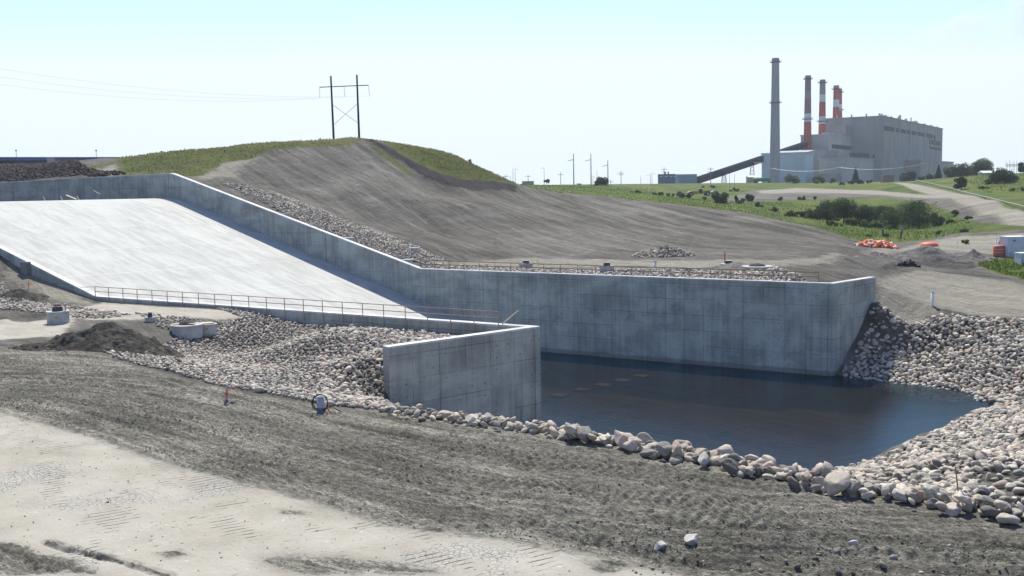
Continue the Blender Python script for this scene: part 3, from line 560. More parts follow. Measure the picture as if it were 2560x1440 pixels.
p=atd(268,494,160); q=onchute(p[:2]); P=Cn+A2*111.0+CR*q[1]; bar((P[0]+.4,P[1]-.4,-.55),(P[0]-1.6,P[1]+.6,.15),.35,.10,WOOD,'timber_plank','wide pale plank propped over the spillway crest','plank')
bar((P[0]+.5,P[1]+9,.2),(P[0]-1.0,P[1]+9.9,.85),.10,.10,WOOD,'timber_pole','thin pale pole leaning behind the crest plank','pole')
# submerged baffle blocks
for i,(x,y) in enumerate(((1398,987),(1455,973),(1507,961),(1556,950),(1603,939),(1648,930))):
    p=ath(x,y,WATER-.25); m=MB(); m.box((0,0,-.16),(1.5,1.3,.24)); o=m.build('baffle_block',plain('slimy_concrete',(.10,.075,.045),.9,.1),None); m=MB(); m.box((0,0,-.02),(1.5,1.3,.04)); m.build('silted_top',plain('submerged_silt',(.30,.25,.14),.9,.15,2),o)
    o.location=(p[0],p[1],WATER-.22); o.rotation_euler=(0,0,math.atan2(A2[1],A2[0])); tag(o,'square concrete baffle block just under the pond water, one of a row','baffle block','submerged baffle blocks in a row')
# ---------------------------------------------------------------- railings
RUST2=plain('dark_brown_steel',(.24,.155,.10),.7,.15,6,.2)  # brown darker than the near rails, so the far railing stands out
def railing(label,base,t0,t1,nb,zoff,post_dn,brace):
    e=empty('guard_railing',(0,0,0),label,'railing'); h=1.07
    for i in range(nb+1):
        t=t0+(t1-t0)*i/nb; p=base+A2*t; z=float(wall_top(t)); m=MB(); jx=random.uniform(-.02,.02)
        m.tube([(p[0],p[1],z-post_dn),(p[0]+jx,p[1],z+h)],.040,6).build('post',RUST if brace else RUST2,e)
    for nm,hh in(('top_rail',h),('mid_rail',.55)):
        m=MB(); P=[]
        for i in range(nb*2+1):
            t=t0+(t1-t0)*i/(nb*2); p=base+A2*t; P.append((p[0],p[1],float(wall_top(t))+hh+random.uniform(-.012,.012)))
        m.tube(P,.038 if brace else .055,6).build(nm,RUST if brace else RUST2,e)
    if brace:
        a=base+A2*t1; b=base+A2*(t1+2.6); m=MB(); m.tube([(a[0],a[1],T+h),(b[0],b[1],T+.55+.35)],.028,6); m.tube([(a[0],a[1],T+.55),(a[0]+.05,a[1],T+.1)],.02,6); m.build('end_brace',RUST,e)
    return e
railing('rust brown two-rail guard railing along the near side wall above the rocks',Cn-NN*(2*WT+.12),3.4,57.0,22,1.07,.95,True)
railing('two-rail guard railing behind the top of the far side wall',Cf+NN*(2*WT+.35),1.4,58,22,1.07,.6,False)
tc=Cn-NN*.5+A2*3.2; bar((tc[0]-.1,tc[1]-.1,T+.03),(tc[0]+1.25,tc[1]+.2,T+1.1),.09,.09,WOOD,'timber_brace','pale timber leaning out over the pond at the end of the near railing','timber')
# ---------------------------------------------------------------- stones
def ico(sub):
    bm=bmesh.new(); bmesh.ops.create_icosphere(bm,subdivisions=sub,radius=1); V=np.array([v.co for v in bm.verts]);Fc=np.array([[v.index for v in f.verts] for f in bm.faces]); bm.free(); return V,Fc
def rockshape(sub,seed,flat=True):
    V,Fc=ico(sub); r=np.random.default_rng(seed); 
    for i in range(9):   # broad planes knocked off
        d=r.normal(size=3); d/=np.linalg.norm(d); k=r.uniform(.5,.85); q=V@d; V=V-np.outer(np.maximum(q-k,0)*.92,d)
    for i in range(3):
        d=r.normal(size=3)*1.7; V=V*(1+.06*np.sin(V@d*1.6+r.uniform(0,6)))[:,None]
    V=V*np.array([1,r.uniform(.6,.92),r.uniform(.38,.66)]); return V,Fc
def rotm(rz,tx,ty):
    cz,sz=np.cos(rz),np.sin(rz);cx,sx=np.cos(tx),np.sin(tx);cy,sy=np.cos(ty),np.sin(ty);n=len(rz);o=np.ones(n);z=np.zeros(n)
    A=np.stack([cz,-sz,z,sz,cz,z,z,z,o],1).reshape(n,3,3);B=np.stack([o,z,z,z,cx,-sx,z,sx,cx],1).reshape(n,3,3);Cc=np.stack([cy,z,sy,z,o,z,-sy,z,cy],1).reshape(n,3,3); return A@B@Cc
def stones(P,S,sub,nv,seed,tilt=.5):
    r=np.random.default_rng(seed); n=len(P); R3=rotm(r.uniform(0,6.28,n),r.normal(0,tilt,n),r.normal(0,tilt,n)); k=r.integers(0,nv,n); Vs=[];Fs=[];Ts=[];b=0; tint=r.uniform(0,1,n)
    for j in range(nv):
        m=k==j; c=m.sum()
        if not c: continue
        V,Fc=rockshape(sub,seed*50+j); W_=np.einsum('nij,vj->nvi',R3[m],V)*S[m][:,None,None]+P[m][:,None,:]
        Vs.append(W_.reshape(-1,3)); Fs.append((Fc[None]+(np.arange(c)*len(V))[:,None,None]+b).reshape(-1,3)); Ts.append(np.repeat(tint[m],len(V))); b+=c*len(V)
    return np.concatenate(Vs),np.concatenate(Fs),np.concatenate(Ts)
def scatter(P,sp,jit=.42,seed=1):
    P=np.array([np.asarray(p,float)[:2] for p in P]); r=np.random.default_rng(seed); x0,y0=P.min(0);x1,y1=P.max(0)
    gx,gy=np.meshgrid(np.arange(x0,x1,sp),np.arange(y0,y1,sp*.87)); gx=gx+(np.arange(gx.shape[0])%2)[:,None]*sp/2
    x=(gx+r.uniform(-jit,jit,gx.shape)*sp).ravel();y=(gy+r.uniform(-jit,jit,gy.shape)*sp).ravel(); m=inpoly(P,x,y); return x[m],y[m]
def rockfield(name,label,P,sp,smin,smax,sub,seed,zoff=.25,keep=None,cat='riprap',extra=0,edge=1.0):
    x,y=scatter(P,sp,seed=seed); r=np.random.default_rng(seed+5); n=len(x)
    sd=sdpoly(P,x,y)+fbm(x*.7,y*.7,3,seed)*edge*2.5; m=(sd>0)|(r.uniform(size=n)<.06); x,y=x[m],y[m]; n=len(x)
    S=smin+(smax-smin)*r.beta(1.6,3.2,n); z=gz(x,y)+S*zoff+extra*r.uniform(0,1,n)*S
    if keep is not None:
        m=keep(x,y,z,S); x,y,z,S=x[m],y[m],z[m],S[m]
    return x,y,z,S
def stuff(name,label,cat,sets,seed):
    Vs=[];Fs=[];Ts=[];b=0
    for x,y,z,S,sub in sets:
        if len(x)==0: continue
        V,Fc,Tn=stones(np.stack([x,y,z],1),S,sub,8,seed+sub*3+len(Vs)); Vs.append(V);Fs.append(Fc+b);Ts.append(Tn);b+=len(V)
    me=npmesh(name,np.concatenate(Vs),np.concatenate(Fs)); attr(me,'tint',np.concatenate(Ts)); o=link(name,me,ROCK,smooth=True); tag(o,label,cat,kind='stuff'); return o
# pond banks, right side and hidden near slope
EX=[e[:2] for e in EDGE]
bank=[Wn+np.array([0,-.9]),*EX,(20,31),(40,24),(75,40),(75,112)]+back[::-1]+[Wf+np.array([.6,-.2]),Cf+np.array([1.2,-.6]),np.array([46,97.]),np.array([35.4,84.6]),np.array([25.2,74.8]),np.array([12,73.]),np.array([1,78.]),Cn+np.array([.2,-1.2])]
bx,by,bz,bS=rockfield('r','',bank,.48,.22,.54,2,21,.28,edge=.1,extra=.35)
pr=proj(np.stack([bx,by,bz],1)); sandy=(pr[:,0]>2440)&(pr[:,1]>1175)&(pr[:,1]<1275)&(RNG.uniform(size=len(bx))<.75)
bS=np.where(np.hypot(bx,by)<48,np.minimum(bS,.36),bS)
m=~sandy&(pr[:,0]<3400)&(pr[:,0]>900); bx,by,bz,bS,pr=bx[m],by[m],bz[m],bS[m],pr[m]
# second layer piled along the lip of the near bank
lipx=[];
for i in range(len(EDGE)-1):
    a,b=EDGE[i],EDGE[i+1]; n=int(np.linalg.norm(b-a)/.17)
    for q in RNG.uniform(0,1,n*2): p=a+(b-a)*q; off=RNG.uniform(-.55,1.7); big=np.clip((p[0]+6)/9,.55,1)*(1 if p[0]<12 else .72); lipx.append((p[0]+off*.45,p[1]+off*.9,big*(RNG.uniform(.20,.44) if RNG.uniform()<.88 else RNG.uniform(.42,.54))))
lipx=np.array(lipx); lz=gz(lipx[:,0],lipx[:,1])+lipx[:,2]*.3+RNG.uniform(0,.42,len(lipx))*(RNG.uniform(size=len(lipx))<.6)
ax=np.concatenate([bx,lipx[:,0]]);ay=np.concatenate([by,lipx[:,1]]);az=np.concatenate([bz,lz]);aS=np.concatenate([bS,lipx[:,2]])
pa=proj(np.stack([ax,ay,az],1)); app=aS/np.hypot(ax,ay)
# hidden behind the lip?  keep only boulders the bank does not cover
vis=np.zeros(len(ax),bool)
lipe=proj(np.array(EDGE)); ly=np.interp(pa[:,0],lipe[:,0],lipe[:,1])
vis=(pa[:,0]>960)&(pa[:,0]<2560)&(pa[:,1]<ly+30)&((pa[:,1]>ly-38)|(pa[:,0]>2150))&(az>WATER+.15)
sc=np.where(vis,app,-1); top=np.argsort(-sc)[:298]
BM=[]
for j in range(14):
    V,Fc=rockshape(4,900+j); n_=V/np.linalg.norm(V,axis=1)[:,None]; V=V+n_*(fbm(V[:,0]*3+j,V[:,1]*3+V[:,2]*2,3,j)*.10)[:,None]; me=npmesh('boulder',V,Fc); me.materials.append(ROCKI); me.polygons.foreach_set('use_smooth',[True]*len(me.polygons)); BM.append(me)
for i in top:
    o=bpy.data.objects.new('boulder',BM[random.randrange(14)]); COL.objects.link(o); s=float(aS[i]); o.location=(ax[i],ay[i],az[i]); o.scale=(s,s,s*random.uniform(.85,1.2)); o.rotation_euler=(random.gauss(0,.35),random.gauss(0,.35),random.uniform(0,6.28))
    if pa[i,1]>ly[i]-60: tag(o,'rounded pale boulder in the line of boulders edging the near bank of the pond','boulder','boulders lining the pond bank')
    else: tag(o,'rounded pinkish grey boulder on the gentle rock slope right of the pond','boulder','boulders on the slope right of the pond')
m=np.ones(len(ax),bool); m[top]=False; near=(np.hypot(ax,ay)<82)&m; fr_=(~(np.hypot(ax,ay)<82))&m
stuff('riprap','rounded boulders and cobbles covering the banks of the pond','riprap',[(ax[near],ay[near],az[near],aS[near],2),(ax[fr_],ay[fr_],az[fr_],aS[fr_],2)],31)
# rock field between near wall, wing wall and the graded earth
RF=[Wn+np.array([-.5,.4]),Cn+np.array([-1.2,.3])]+[Cn+A2*t-NN*1.2 for t in(4,10,20,30,37)]+poly([(600,795),(540,820),(440,845),(250,882),(400,925),(570,970),(700,990),(800,1012),(900,1022)])+[EDGE[0][:2]]
x1,y1,z1,S1=rockfield('r','',RF,.30,.12,.28,1,41,.3,edge=.35,extra=.3); 
x2,y2=scatter(RF,.72,seed=43); S2=RNG.uniform(.22,.42,len(x2)); pp=proj(np.stack([x2,y2,gz(x2,y2)],1)); kk=(pp[:,0]>780+ (pp[:,1]-850)*.2)|(RNG.uniform(size=len(x2))<.10); x2,y2,S2=x2[kk],y2[kk],S2[kk]
stuff('riprap','field of grey cobbles between the near side wall, its wing wall and the graded earth','riprap',[(x1,y1,z1,S1,1),(x2,y2,gz(x2,y2)+S2*.3,S2,2)],51)
LFp=poly([(-500,640),(0,705),(60,745),(150,765),(250,772),(330,788),(250,800),(120,785),(0,778),(-400,770)])
x,y,z,S=rockfield('r','',LFp,.42,.16,.34,1,61,.25); LF2=poly([(330,782),(420,790),(500,800),(620,812),(560,850),(470,838),(380,815)]); x3,y3,z3,S3=rockfield('r','',LF2,.4,.15,.32,1,63,.25)
stuff('riprap','strip of grey cobbles at the left edge beside the manhole ring','riprap',[(x,y,z,S,1),(x3,y3,z3,S3,1)],64)
STp=poly([(552,460),(600,460),(660,478),(740,502),(850,545),(960,585),(1060,625),(1130,655),(1040,659),(960,640),(850,600),(740,548),(640,500)])
x,y,z,S=rockfield('r','',STp,.38,.17,.40,1,71,.25)
stuff('riprap','long strip of pale cobbles running down the hill beside the far side wall','riprap',[(x,y,z,S,1)],72)
RS=[Cf+A2*t+NN*1.5 for t in(2,20,40,56)]+poly([(1040,655),(1200,664),(1300,672),(1600,676),(1750,676),(1850,678),(1920,672),(1990,684),(2010,700)])
x,y,z,S=rockfield('r','',RS,.5,.2,.42,1,81,.3); RS2=poly([(1840,678),(1900,672),(1970,684),(2000,703),(1930,700),(1850,690)]); x3,y3,z3,S3=rockfield('r','',RS2,.6,.3,.6,1,83,.4)
stuff('riprap','narrow band of cobbles behind the far railing','riprap',[(x,y,z,S,1),(x3,y3,z3,S3,1)],84)
DKp=poly([(-300,412),(30,412),(120,406),(200,410),(240,428),(320,436),(240,441),(0,455),(-300,470)])
x,y,z,S=rockfield('r','',DKp,.95,.4,.85,1,91,.3,edge=2)
stuff('riprap','dark rough rockfill bank behind the upper end of the spillway wall','riprap',[(x,y,z,S,1)],92).data.materials[0]=plain('dark_rock',(.085,.072,.066),.95,.75,.9)
# rubble pile
def pile(name,label,cat,c,rx,ry,h,n,s0,s1,mat,rz=0,seed=1,sub=1,nm=None):
    r=np.random.default_rng(seed); a=r.uniform(0,6.28,n);q=np.sqrt(r.uniform(0,1,n)); px_,py_=q*np.cos(a)*rx,q*np.sin(a)*ry
    x=c[0]+px_*math.cos(rz)-py_*math.sin(rz);y=c[1]+px_*math.sin(rz)+py_*math.cos(rz); z=gz(x,y)+h*(1-q**1.3)*(.75+.5*vn(x,y,seed))*r.uniform(.2,1,n)**.3
    V,Fc,Tn=stones(np.stack([x,y,z],1),r.uniform(s0,s1,n),sub,8,seed); me=npmesh(name,V,Fc); attr(me,'tint',Tn); o=link(name,me,mat,smooth=True); tag(o,label,cat); return o
pile('rubble_pile','cone of loose grey rubble at the foot of the dirt slope','rubble pile',at_px(1662,640),5.2,3.0,1.7,900,.12,.34,ROCK,seed=3)
# clods
CX,CY=[],[]
cp=poly([(-200,1050),(0,1035),(250,1095),(430,1160),(700,1228),(1000,1318),(1250,1345),(1500,1390),(1720,1440),(2700,1440),(2700,1330)])+[e[:2]+np.array([-.4,-.8]) for e in EDGE[::-1]]+poly([(800,1022),(570,982),(400,942),(250,892),(60,870),(-200,880)])
x,y=scatter(cp,.15,.5,seed=101); kp=RNG.uniform(size=len(x))<np.clip(.20+3.0*fbm(x*.30,y*.55,4,5),.04,.8); x,y=x[kp],y[kp]; S=.018+.10*RNG.beta(1,8,len(x)); tp=poly([(-100,1060),(0,1040),(600,1230),(1250,1350),(1700,1439),(900,1439),(0,1439)])
x3,y3=scatter(tp,.75,.5,seed=103); S3=.018+.08*RNG.beta(1,8,len(x3))
x4,y4=scatter(poly([(1350,1345),(1900,1375),(2560,1370),(2560,1439),(1600,1439)]),.16,.5,seed=104); kk=RNG.uniform(size=len(x4))<np.clip(.3+2.2*fbm(x4*.8,y4*.8,3,7),.05,.9); x4,y4=x4[kk],y4[kk]; S4=.02+.15*RNG.beta(1,7,len(x4))
x5,y5=scatter(poly([(1850,1385),(2100,1385),(2560,1400),(2560,1439),(1900,1439)]),.9,.5,seed=105); S5=RNG.uniform(.07,.20,len(x5)); x4=np.concatenate([x4,x5]);y4=np.concatenate([y4,y5]);S4=np.concatenate([S4,S5])
xs=np.concatenate([x,x3,x4]);ys=np.concatenate([y,y3,y4]);Ss=np.concatenate([S,S3,S4])
V,Fc,Tn=stones(np.stack([xs,ys,gz(xs,ys)+Ss*.2],1),Ss,1,8,111); me=npmesh('dirt_clods',V,Fc); attr(me,'tint',Tn)
k=NT('clod_earth',.95,.1); CL=k.done(k.ramp(k.at('tint'),[(0,(.10,.093,.08)),(.5,(.17,.158,.138)),(.85,(.26,.245,.218)),(.97,(.42,.40,.37))]))
tag(link('dirt_clods',me,CL),'loose clods of dark earth scattered over the graded foreground','clods',kind='stuff')
for x,y,s,lab in((1735,1352,.42,'broken pale stone lying in churned earth, largest of the three loose foreground stones'),(1650,1373,.27,'small pale half buried stone left of the broken stone in the foreground'),(2136,1366,.24,'small white stone on dark churned earth toward the lower right'),(1452,1243,.10,'tiny white pebble alone in the middle of the graded earth')):
    p=at_px(x,y); o=link('loose_stone',BM[3].copy(),None); o.data.materials[0]=plain('pale_stone',(.42,.40,.375),.85,.2,6); o.location=p+Vector((0,0,s*.15)); o.scale=(s,s*.8,s*.8); o.rotation_euler=(.2,.1,x); tag(o,lab,'stone')
# dirt mounds
def mound(label,c,rx,ry,h,rz,seed,mat,rough=.35,n=90,name='dirt_mound',sk=0):
    g=np.linspace(-1,1,n); gx,gy=np.meshgrid(g,g); q=np.hypot(gx,gy); X=c[0]+gx*rx*math.cos(rz)-gy*ry*math.sin(rz); Y=c[1]+gx*rx*math.sin(rz)+gy*ry*math.cos(rz)
    prof=np.clip(1-q,0,1)**.9*(1+.5*fbm(X*.8/rx*3,Y*.8/rx*3,3,seed)); Z=gz(X.ravel(),Y.ravel()).reshape(X.shape)-.12+h*prof+np.clip((1-q)*4,0,1)*rough*(fbm(X*2/max(h,.5),Y*2/max(h,.5),5,seed+3)+.3*fbm(X*7/max(h,.5),Y*7/max(h,.5),3,seed+7))
    Z=np.where(q>1,Z-.3,Z); i,j=np.meshgrid(np.arange(n-1),np.arange(n-1),indexing='ij'); Fc=np.stack([i*n+j,i*n+j+1,(i+1)*n+j+1,(i+1)*n+j],-1).reshape(-1,4)
    o=link(name,npmesh(name,np.stack([X,Y,Z],-1).reshape(-1,3),Fc),mat,smooth=True); tag(o,label,'dirt mound'); return o
k=NT('heaped_soil',.95,.1); v=k.geo(); hn=k.noise(v,1.3,8,.75,.3); MS=k.done(k.ramp(hn,[(.33,(.035,.032,.027)),(.5,(.075,.068,.058)),(.62,(.125,.115,.10)),(.76,(.26,.25,.23))]),k.bump(k.noise(v,2.6,8,.75),.25,1))
k=NT('heaped_dry_soil',.95,.1); v=k.geo(); hn=k.noise(v,.8,8,.75,.3); MS2=k.done(k.ramp(hn,[(.33,(.10,.09,.08)),(.5,(.17,.155,.14)),(.65,(.25,.23,.21))]),k.bump(k.noise(v,1.6,8,.75),.3,1))
b_=ath(285,860,-11); mound('dark mound of dug earth among the cobbles left of the twin manhole rings',b_,6.2,4.0,2.3,-.25,5,MS,1.0,160)
b_=ath(170,868,-11); mound('low spread of dark earth in front of the manhole ring',b_,5.0,2.6,.7,-.1,9,MS,.55,110)
for x,y,rx,ry,h,lab in((2322,640,7,4,2.3,'grey dirt heap with the orange dish on top'),(2400,650,7,4,1.3,'low grey dirt heap right of the heap with the orange dish'),(2432,646,3.2,2.6,1.9,'small pointed grey dirt heap near the orange barrel')):
    b_=at_px(x,y,176); mound(lab,b_,rx,ry,h,0,x,MS2,.5,60)
for x,y,rx,ry,h,lab in((1850,668,5,2.5,.9,'low dark dirt mound under the cone-marked manhole'),(1517,681,3.0,1.2,.35,'dark spoil around the stacked manhole ring'),(1638,678,2.5,1.2,.3,'small spoil around the white pipe behind the railing')):
    b_=at_px(x,y); mound(lab,b_,rx,ry,h,0,x,MS2,.2,40)
b_=at_px(2345,660,176); mound('long low band of churned dark dirt behind the black scrap pile',b_,15,3.2,.8,-.05,88,MS2,.8,120)
b_=at_px(50,730,112); mound('dark earth heap with a small orange flag at the left edge',b_,3.2,2,1.0,.3,77,MS,.3,60)
# ---------------------------------------------------------------- manholes, pipes, stakes
def ring(m,r,h,z,w=.13): m.lathe([(r,z),(r,z+h),(r-w,z+h),(r-w,z)]); return m
def manhole(px,py,label,r=.9,h=.75,d=None,cap=True,cone=False,mud=False,conecol=None,paint=False,deck=True,name='manhole_ring'):
    p=at_px(px,py,d); e=empty(name,p,label,'manhole'); ring(MB(),r,h+.4,-.4).build('base_ring',PRE,e,True).data.polygons.foreach_set('use_smooth',[False]*0) if False else ring(MB(),r,h+.4,-.4).build('base_ring',PRE,e)
    if deck:
        m=MB(); m.lathe([(0.0,h-.02),(r+.05,h-.02),(r+.05,h+.12),(.36,h+.12),(.0,h+.121)]); m.build('cover_slab',PRE,e)
    if cap:
        m=MB(); m.lathe([(r*.52,h+.12),(r*.42,h+.46),(r*.42-.06,h+.46),(r*.36,h+.30),(0,h+.30)]); m.build('neck_ring',plain('dark_iron',(.06,.06,.065),.7,.3),e)
        m=MB(); m.lathe([(0,h+.50),(r*.46,h+.50),(r*.46,h+.56),(0,h+.56)]); m.build('lid',PRE,e)
    if mud:
        g=MB(); g.lathe([(r*.6,h+.1),(r*.45,h+.3),(r*.2,h+.42),(0,h+.47)],n=14); g.build('mud_heap',MS,e)
    if paint:
        m=MB(); pts=[]; 
        m.box((r*.2,-r+.02,h*.62),(r*.34,.012,.13)); m.build('paint_mark',plain('faded_orange_paint',(.5,.2,.13),.7,.3,9),e)
    return e
e=manhole(146,808,'wide concrete manhole ring with stacked lid and orange paint mark at the far left',.92,.95,None,True,paint=True)
m=MB(); g=MB(); g.lathe([(.34,1.5),(.28,1.68),(.1,1.76),(0,1.78)],n=12); g.build('rusty_cap',plain('rust_cap',(.24,.13,.09),.8,.3),e)
m=MB(); m.tube([(.62,.1,.95),(.66,.1,1.55)],.07); m.lathe([(.0,1.56),(.14,1.56),(.14,1.7),(0,1.7)],c=(.66,.1,0),n=10); m.build('vent_pipe',PRE,e)
manhole(376,803,'small black necked manhole collar between the dirt mound and the railing',.42,.25,None,True)
e=manhole(468,832,'left of the twin concrete manhole rings, with earth heaped on its cover',1.32,.62,None,False,mud=True)
m=MB(); m.box((-.5,-.2,.80),(1.3,.5,.06),.3); m.box((.5,-.5,.84),(.9,.3,.05),-.2); m.build('loose_board',WOOD,e)
e=manhole(519,830,'right of the twin concrete manhole rings, smaller, with an orange dot on its side',.78,.62,None,False,paint=True)
m=MB(); m.box((0,0,.80),(1.0,.9,.06),.5); m.build('loose_board',WOOD,e)
manhole(1315,667,'squat concrete manhole ring left of the other rings behind the far railing',.95,.45,None,True)
e=manhole(1517,680,'tall stacked manhole ring behind the middle of the far railing',.95,.62,None,True); m=MB(); m.tube([(-.1,0,1),(-.1,0,1.75)],.035); m.build('stake',WOOD,e)
e=manhole(1822,668,'manhole ring beside the red stake behind the far railing',1.05,.42,None,True)
e=manhole(1893,676,'low cracked concrete manhole base heaped with stones at the right of the far railing',1.9,.35,None,False,mud=True)
for x,y,l in((717,541,'concrete collar uppermost beside the sloping far wall'),(873,602,'concrete collar halfway down beside the sloping far wall'),(1036,626,'concrete collar at the hill side of the cobble strip'),(1018,657,'black collar low beside the bend of the far wall')):
    manhole(x,y,l,.75,.38,None,False,name='pipe_collar')
def pipe(px,py,h,r,label,mat=WHITE,lean=(0,0),d=None,name='standpipe'):
    p=at_px(px,py,d); m=MB(); m.lathe([(r,-.4),(r,h),(r-.03,h),(r-.03,h-.1),(0,h-.1)],n=14); e=empty(name,p,label,'pipe'); o=m.build('tube',mat,e,True); c=MB(); c.lathe([(r+.02,h-.12),(r+.02,h+.02),(0,h+.03)],n=14); c.build('cap',plain('pipe_cap',(.35,.35,.5),.5,.1),e); e.rotation_euler=(lean[0],lean[1],0); return e
pipe(1638,673,.95,.19,'white pipe with a lilac cap standing behind the far railing')
pipe(2331,766,1.7,.19,'white standpipe on the lower pad above the rock bank')
pipe(1108,657,.9,.10,'thin white pipe at the top left of the far railing')
pipe(2393,619,.9,.08,'thin white marker post beyond the dirt heaps'); pipe(2490,616,1.6,.12,'white post beside the orange barrel')
pipe(2207,592,1.9,.22,'short dark post in the grass, left of two',plain('dark_steel',(.05,.055,.06),.6,.2)); pipe(2251,597,2.4,.2,'leaning dark post in the grass, right of two',plain('dark_steel',(.05,.055,.06),.6,.2),(0,.12))
# capped conduit with a coiled cable in the foreground
p=at_px(803,1030); e=empty('conduit_pipe',p,'grey conduit pipe with a black cable coil over it at the edge of the cobbles','pipe'); q=.62
m=MB(); m.lathe([(.21,-.2),(.20,q*.3),(.19,.80),(.16,.80),(.16,.7),(0,.7)],n=18); m.build('tube',plain('grey_pvc',(.42,.43,.47),.4,.1),e,True)
m=MB(); m.lathe([(.222,-.1),(.215,.20),(.205,.24)],n=18); m.build('blue_band',plain('blue_paint',(.10,.13,.26),.5,.2),e,True)
m=MB()
for k_ in range(3): m.tube([(.02+.36*math.sin(a)*(1+k_*.05),-.23-k_*.04+.1*math.sin(a*2+k_),.52+.40*math.cos(a)*(1+k_*.04)) for a in np.linspace(-2.6,2.7,26)],.019,6)
m.build('cable_coil',BLACK,e,True)
m=MB(); m.tube([(.24,-.1,.5),(.30,-.2,.35),(.42,-.25,.18),(.60,-.3,.02)],.022,6); m.tube([(.26,-.15,.35),(.38,-.2,.15),(.5,-.2,0)],.018,6); m.build('orange_cord',ORANGE,e,True)
m=MB(); m.tube([(.25,-.1,.2),(.6,-.15,.30),(.9,-.2,.12),(1.15,-.25,-.02)],.025,6); m.build('cable_tail',BLACK,e,True)
def stake(px,py,h,label,w=.045,lean=(0,0),ribbon=True,flag=None,mat=WOOD,d=None):
    p=at_px(px,py,d); e=empty('survey_stake',p,label,'stake'); m=MB(); m.box((0,0,h/2-.1),(w,w*.5,h+.2)); m.build('lath',mat,e,bevel=.004)
    if ribbon:
        m=MB(); z=h*(.33 if flag is None else flag); m.box((0,0,z),(w*1.6,w*1.3,.10)); m.tube([(0,-.02,z),(.06,-.05,z-.05),(.09,-.05,z-.2)],.018,5); m.tube([(0,-.02,z),(-.05,-.06,z-.1),(-.03,-.07,z-.25)],.016,5); m.build('ribbon',ORANGE,e)
    e.rotation_euler=(lean[0],lean[1],0); return e
stake(2400,1270,1.45,'tall brown survey stake with an orange ribbon near its foot, right foreground',.045,(0,-.13),mat=plain('stake_wood',(.35,.20,.12),.8,.2))
stake(2408,1274,.9,'short pale lath leaning against the tall brown stake',.03,(0,-.75),False)
e=stake(567,1002,.82,'pale flat stake with loose orange ribbon on the dark earth at the cobble edge',.13,(0,.06),True,.42,plain('weathered_lath',(.42,.41,.40),.8,.2))
m=MB(); m.tube([(.03,-.04,.78),(.14,-.05,.68),(.2,-.05,.6),(.15,-.05,.42),(.1,-.05,.35)],.018,5); m.tube([(.19,-.05,.6),(.32,-.06,.58),(.46,-.06,.54)],.02,5); m.tube([(.19,-.05,.63),(.35,-.06,.67),(.55,-.06,.62)],.022,5); m.build('ribbon_tail',plain('faded_ribbon',(.8,.35,.25),.6,.2),e)
stake(71,722,.75,'small orange flag stake on the dark heap at the left edge',.06,(0,.1),True,.8,ORANGE)
e=stake(1812,663,1.9,'red topped stake beside a manhole ring behind the far railing',.16,(0,0),False,None,plain('red_paint',(.55,.09,.07),.6,.2))
stake(1345,660,1.0,'thin pale stake behind the left half of the far railing',.06,(0,0),False)
# driftwood planks at the right waterline
for a,b,l in(((2465,948),(2510,960),'long weathered plank lying on the right rock bank'),((2432,957),(2452,966),'short weathered plank near the waterline at the right bank')):
    A=at_px(*a);B=at_px(*b); bar(A+Vector((0,0,.55)),B+Vector((0,0,.5)),.16,.06,plain('driftwood',(.5,.49,.47),.8,.2),'driftwood_plank',l,'plank')
# ---------------------------------------------------------------- site clutter
k=NT('orange_mesh',.7,.2); OM=k.done(k.ramp(k.at('tint'),[(0,(.55,.10,.05)),(.35,(.75,.20,.10)),(.7,(.85,.36,.24)),(.9,(.9,.6,.5)),(1,(.75,.6,.2))]))
o=pile('barrier_mesh_pile','crumpled heap of orange plastic barrier fencing at the grass edge','fencing pile',at_px(2192,618),4.1,1.9,1.3,140,.3,.7,OM,seed=9,sub=2)
pile('barrier_mesh_scrap','small flat scrap of orange fencing right of the big orange heap','fencing scrap',at_px(2229,621),1.7,.7,.25,26,.2,.4,OM,seed=12,sub=2)
p=at_px(2323,612,178); p.z+=0; hz=atd(2323,614,178)[2]; m=MB(); m.lathe([(1.55,0),(1.45,.35),(1.05,.62),(.45,.74),(0,.76)],n=20); o=m.build('orange_dome',ORANGE,None,True); o.location=(p[0],p[1],hz-.1); tag(o,'upturned orange plastic dish on the top of the grey dirt heap','dish')
o=pile('scrap_pile','low pile of black plastic scrap sitting alone on the pale lower pad','scrap pile',at_px(2270,671,163),1.9,.8,1.2,120,.14,.4,BLACK,seed=15,sub=1)
m=MB()
for i in range(9): m.box((random.uniform(-1.3,1.3),random.uniform(-.5,.2),random.uniform(.25,.9)),(random.uniform(.08,.3),.08,random.uniform(.06,.2)),random.uniform(0,3))
o2=m.build('scrap_fitting',plain('grey_scrap',(.5,.5,.56),.5,.3),o); 
def crate(px,py,w,h,dp,label,d,name='site_container'):
    p=at_px(px,py,d); e=empty(name,p,label,'container'); W=plain('container_white',(.55,.60,.64),.5,.08,1)
    m=MB(); m.box((0,0,h/2),(w,dp,h))
    for i in range(int(w/.5)): m.box((-w/2+.3+i*.5,-dp/2-.02,h/2),(.10,.04,h*.92))
    m.build('body',W,e); m=MB(); m.box((0,0,h+.04),(w+.12,dp+.12,.10)); m.build('roof',WHITE,e)
    m=MB(); m.box((-w*.2,-dp/2-.05,h*.82),(.55,.03,.25)); m.build('vent',plain('vent_grey',(.2,.22,.25),.6,.1),e)
    m=MB(); 
    for z in(.35,.85): m.tube([(-w*.45,-dp/2-.35,z),(w*.15,-dp/2-.35,z)],.03)
    for x_ in(-w*.45,-w*.15,w*.15): m.tube([(x_,-dp/2-.35,0),(x_,-dp/2-.35,.85)],.03)
    m.build('step_rail',plain('dark_steel',(.05,.055,.06),.6,.2),e); return e
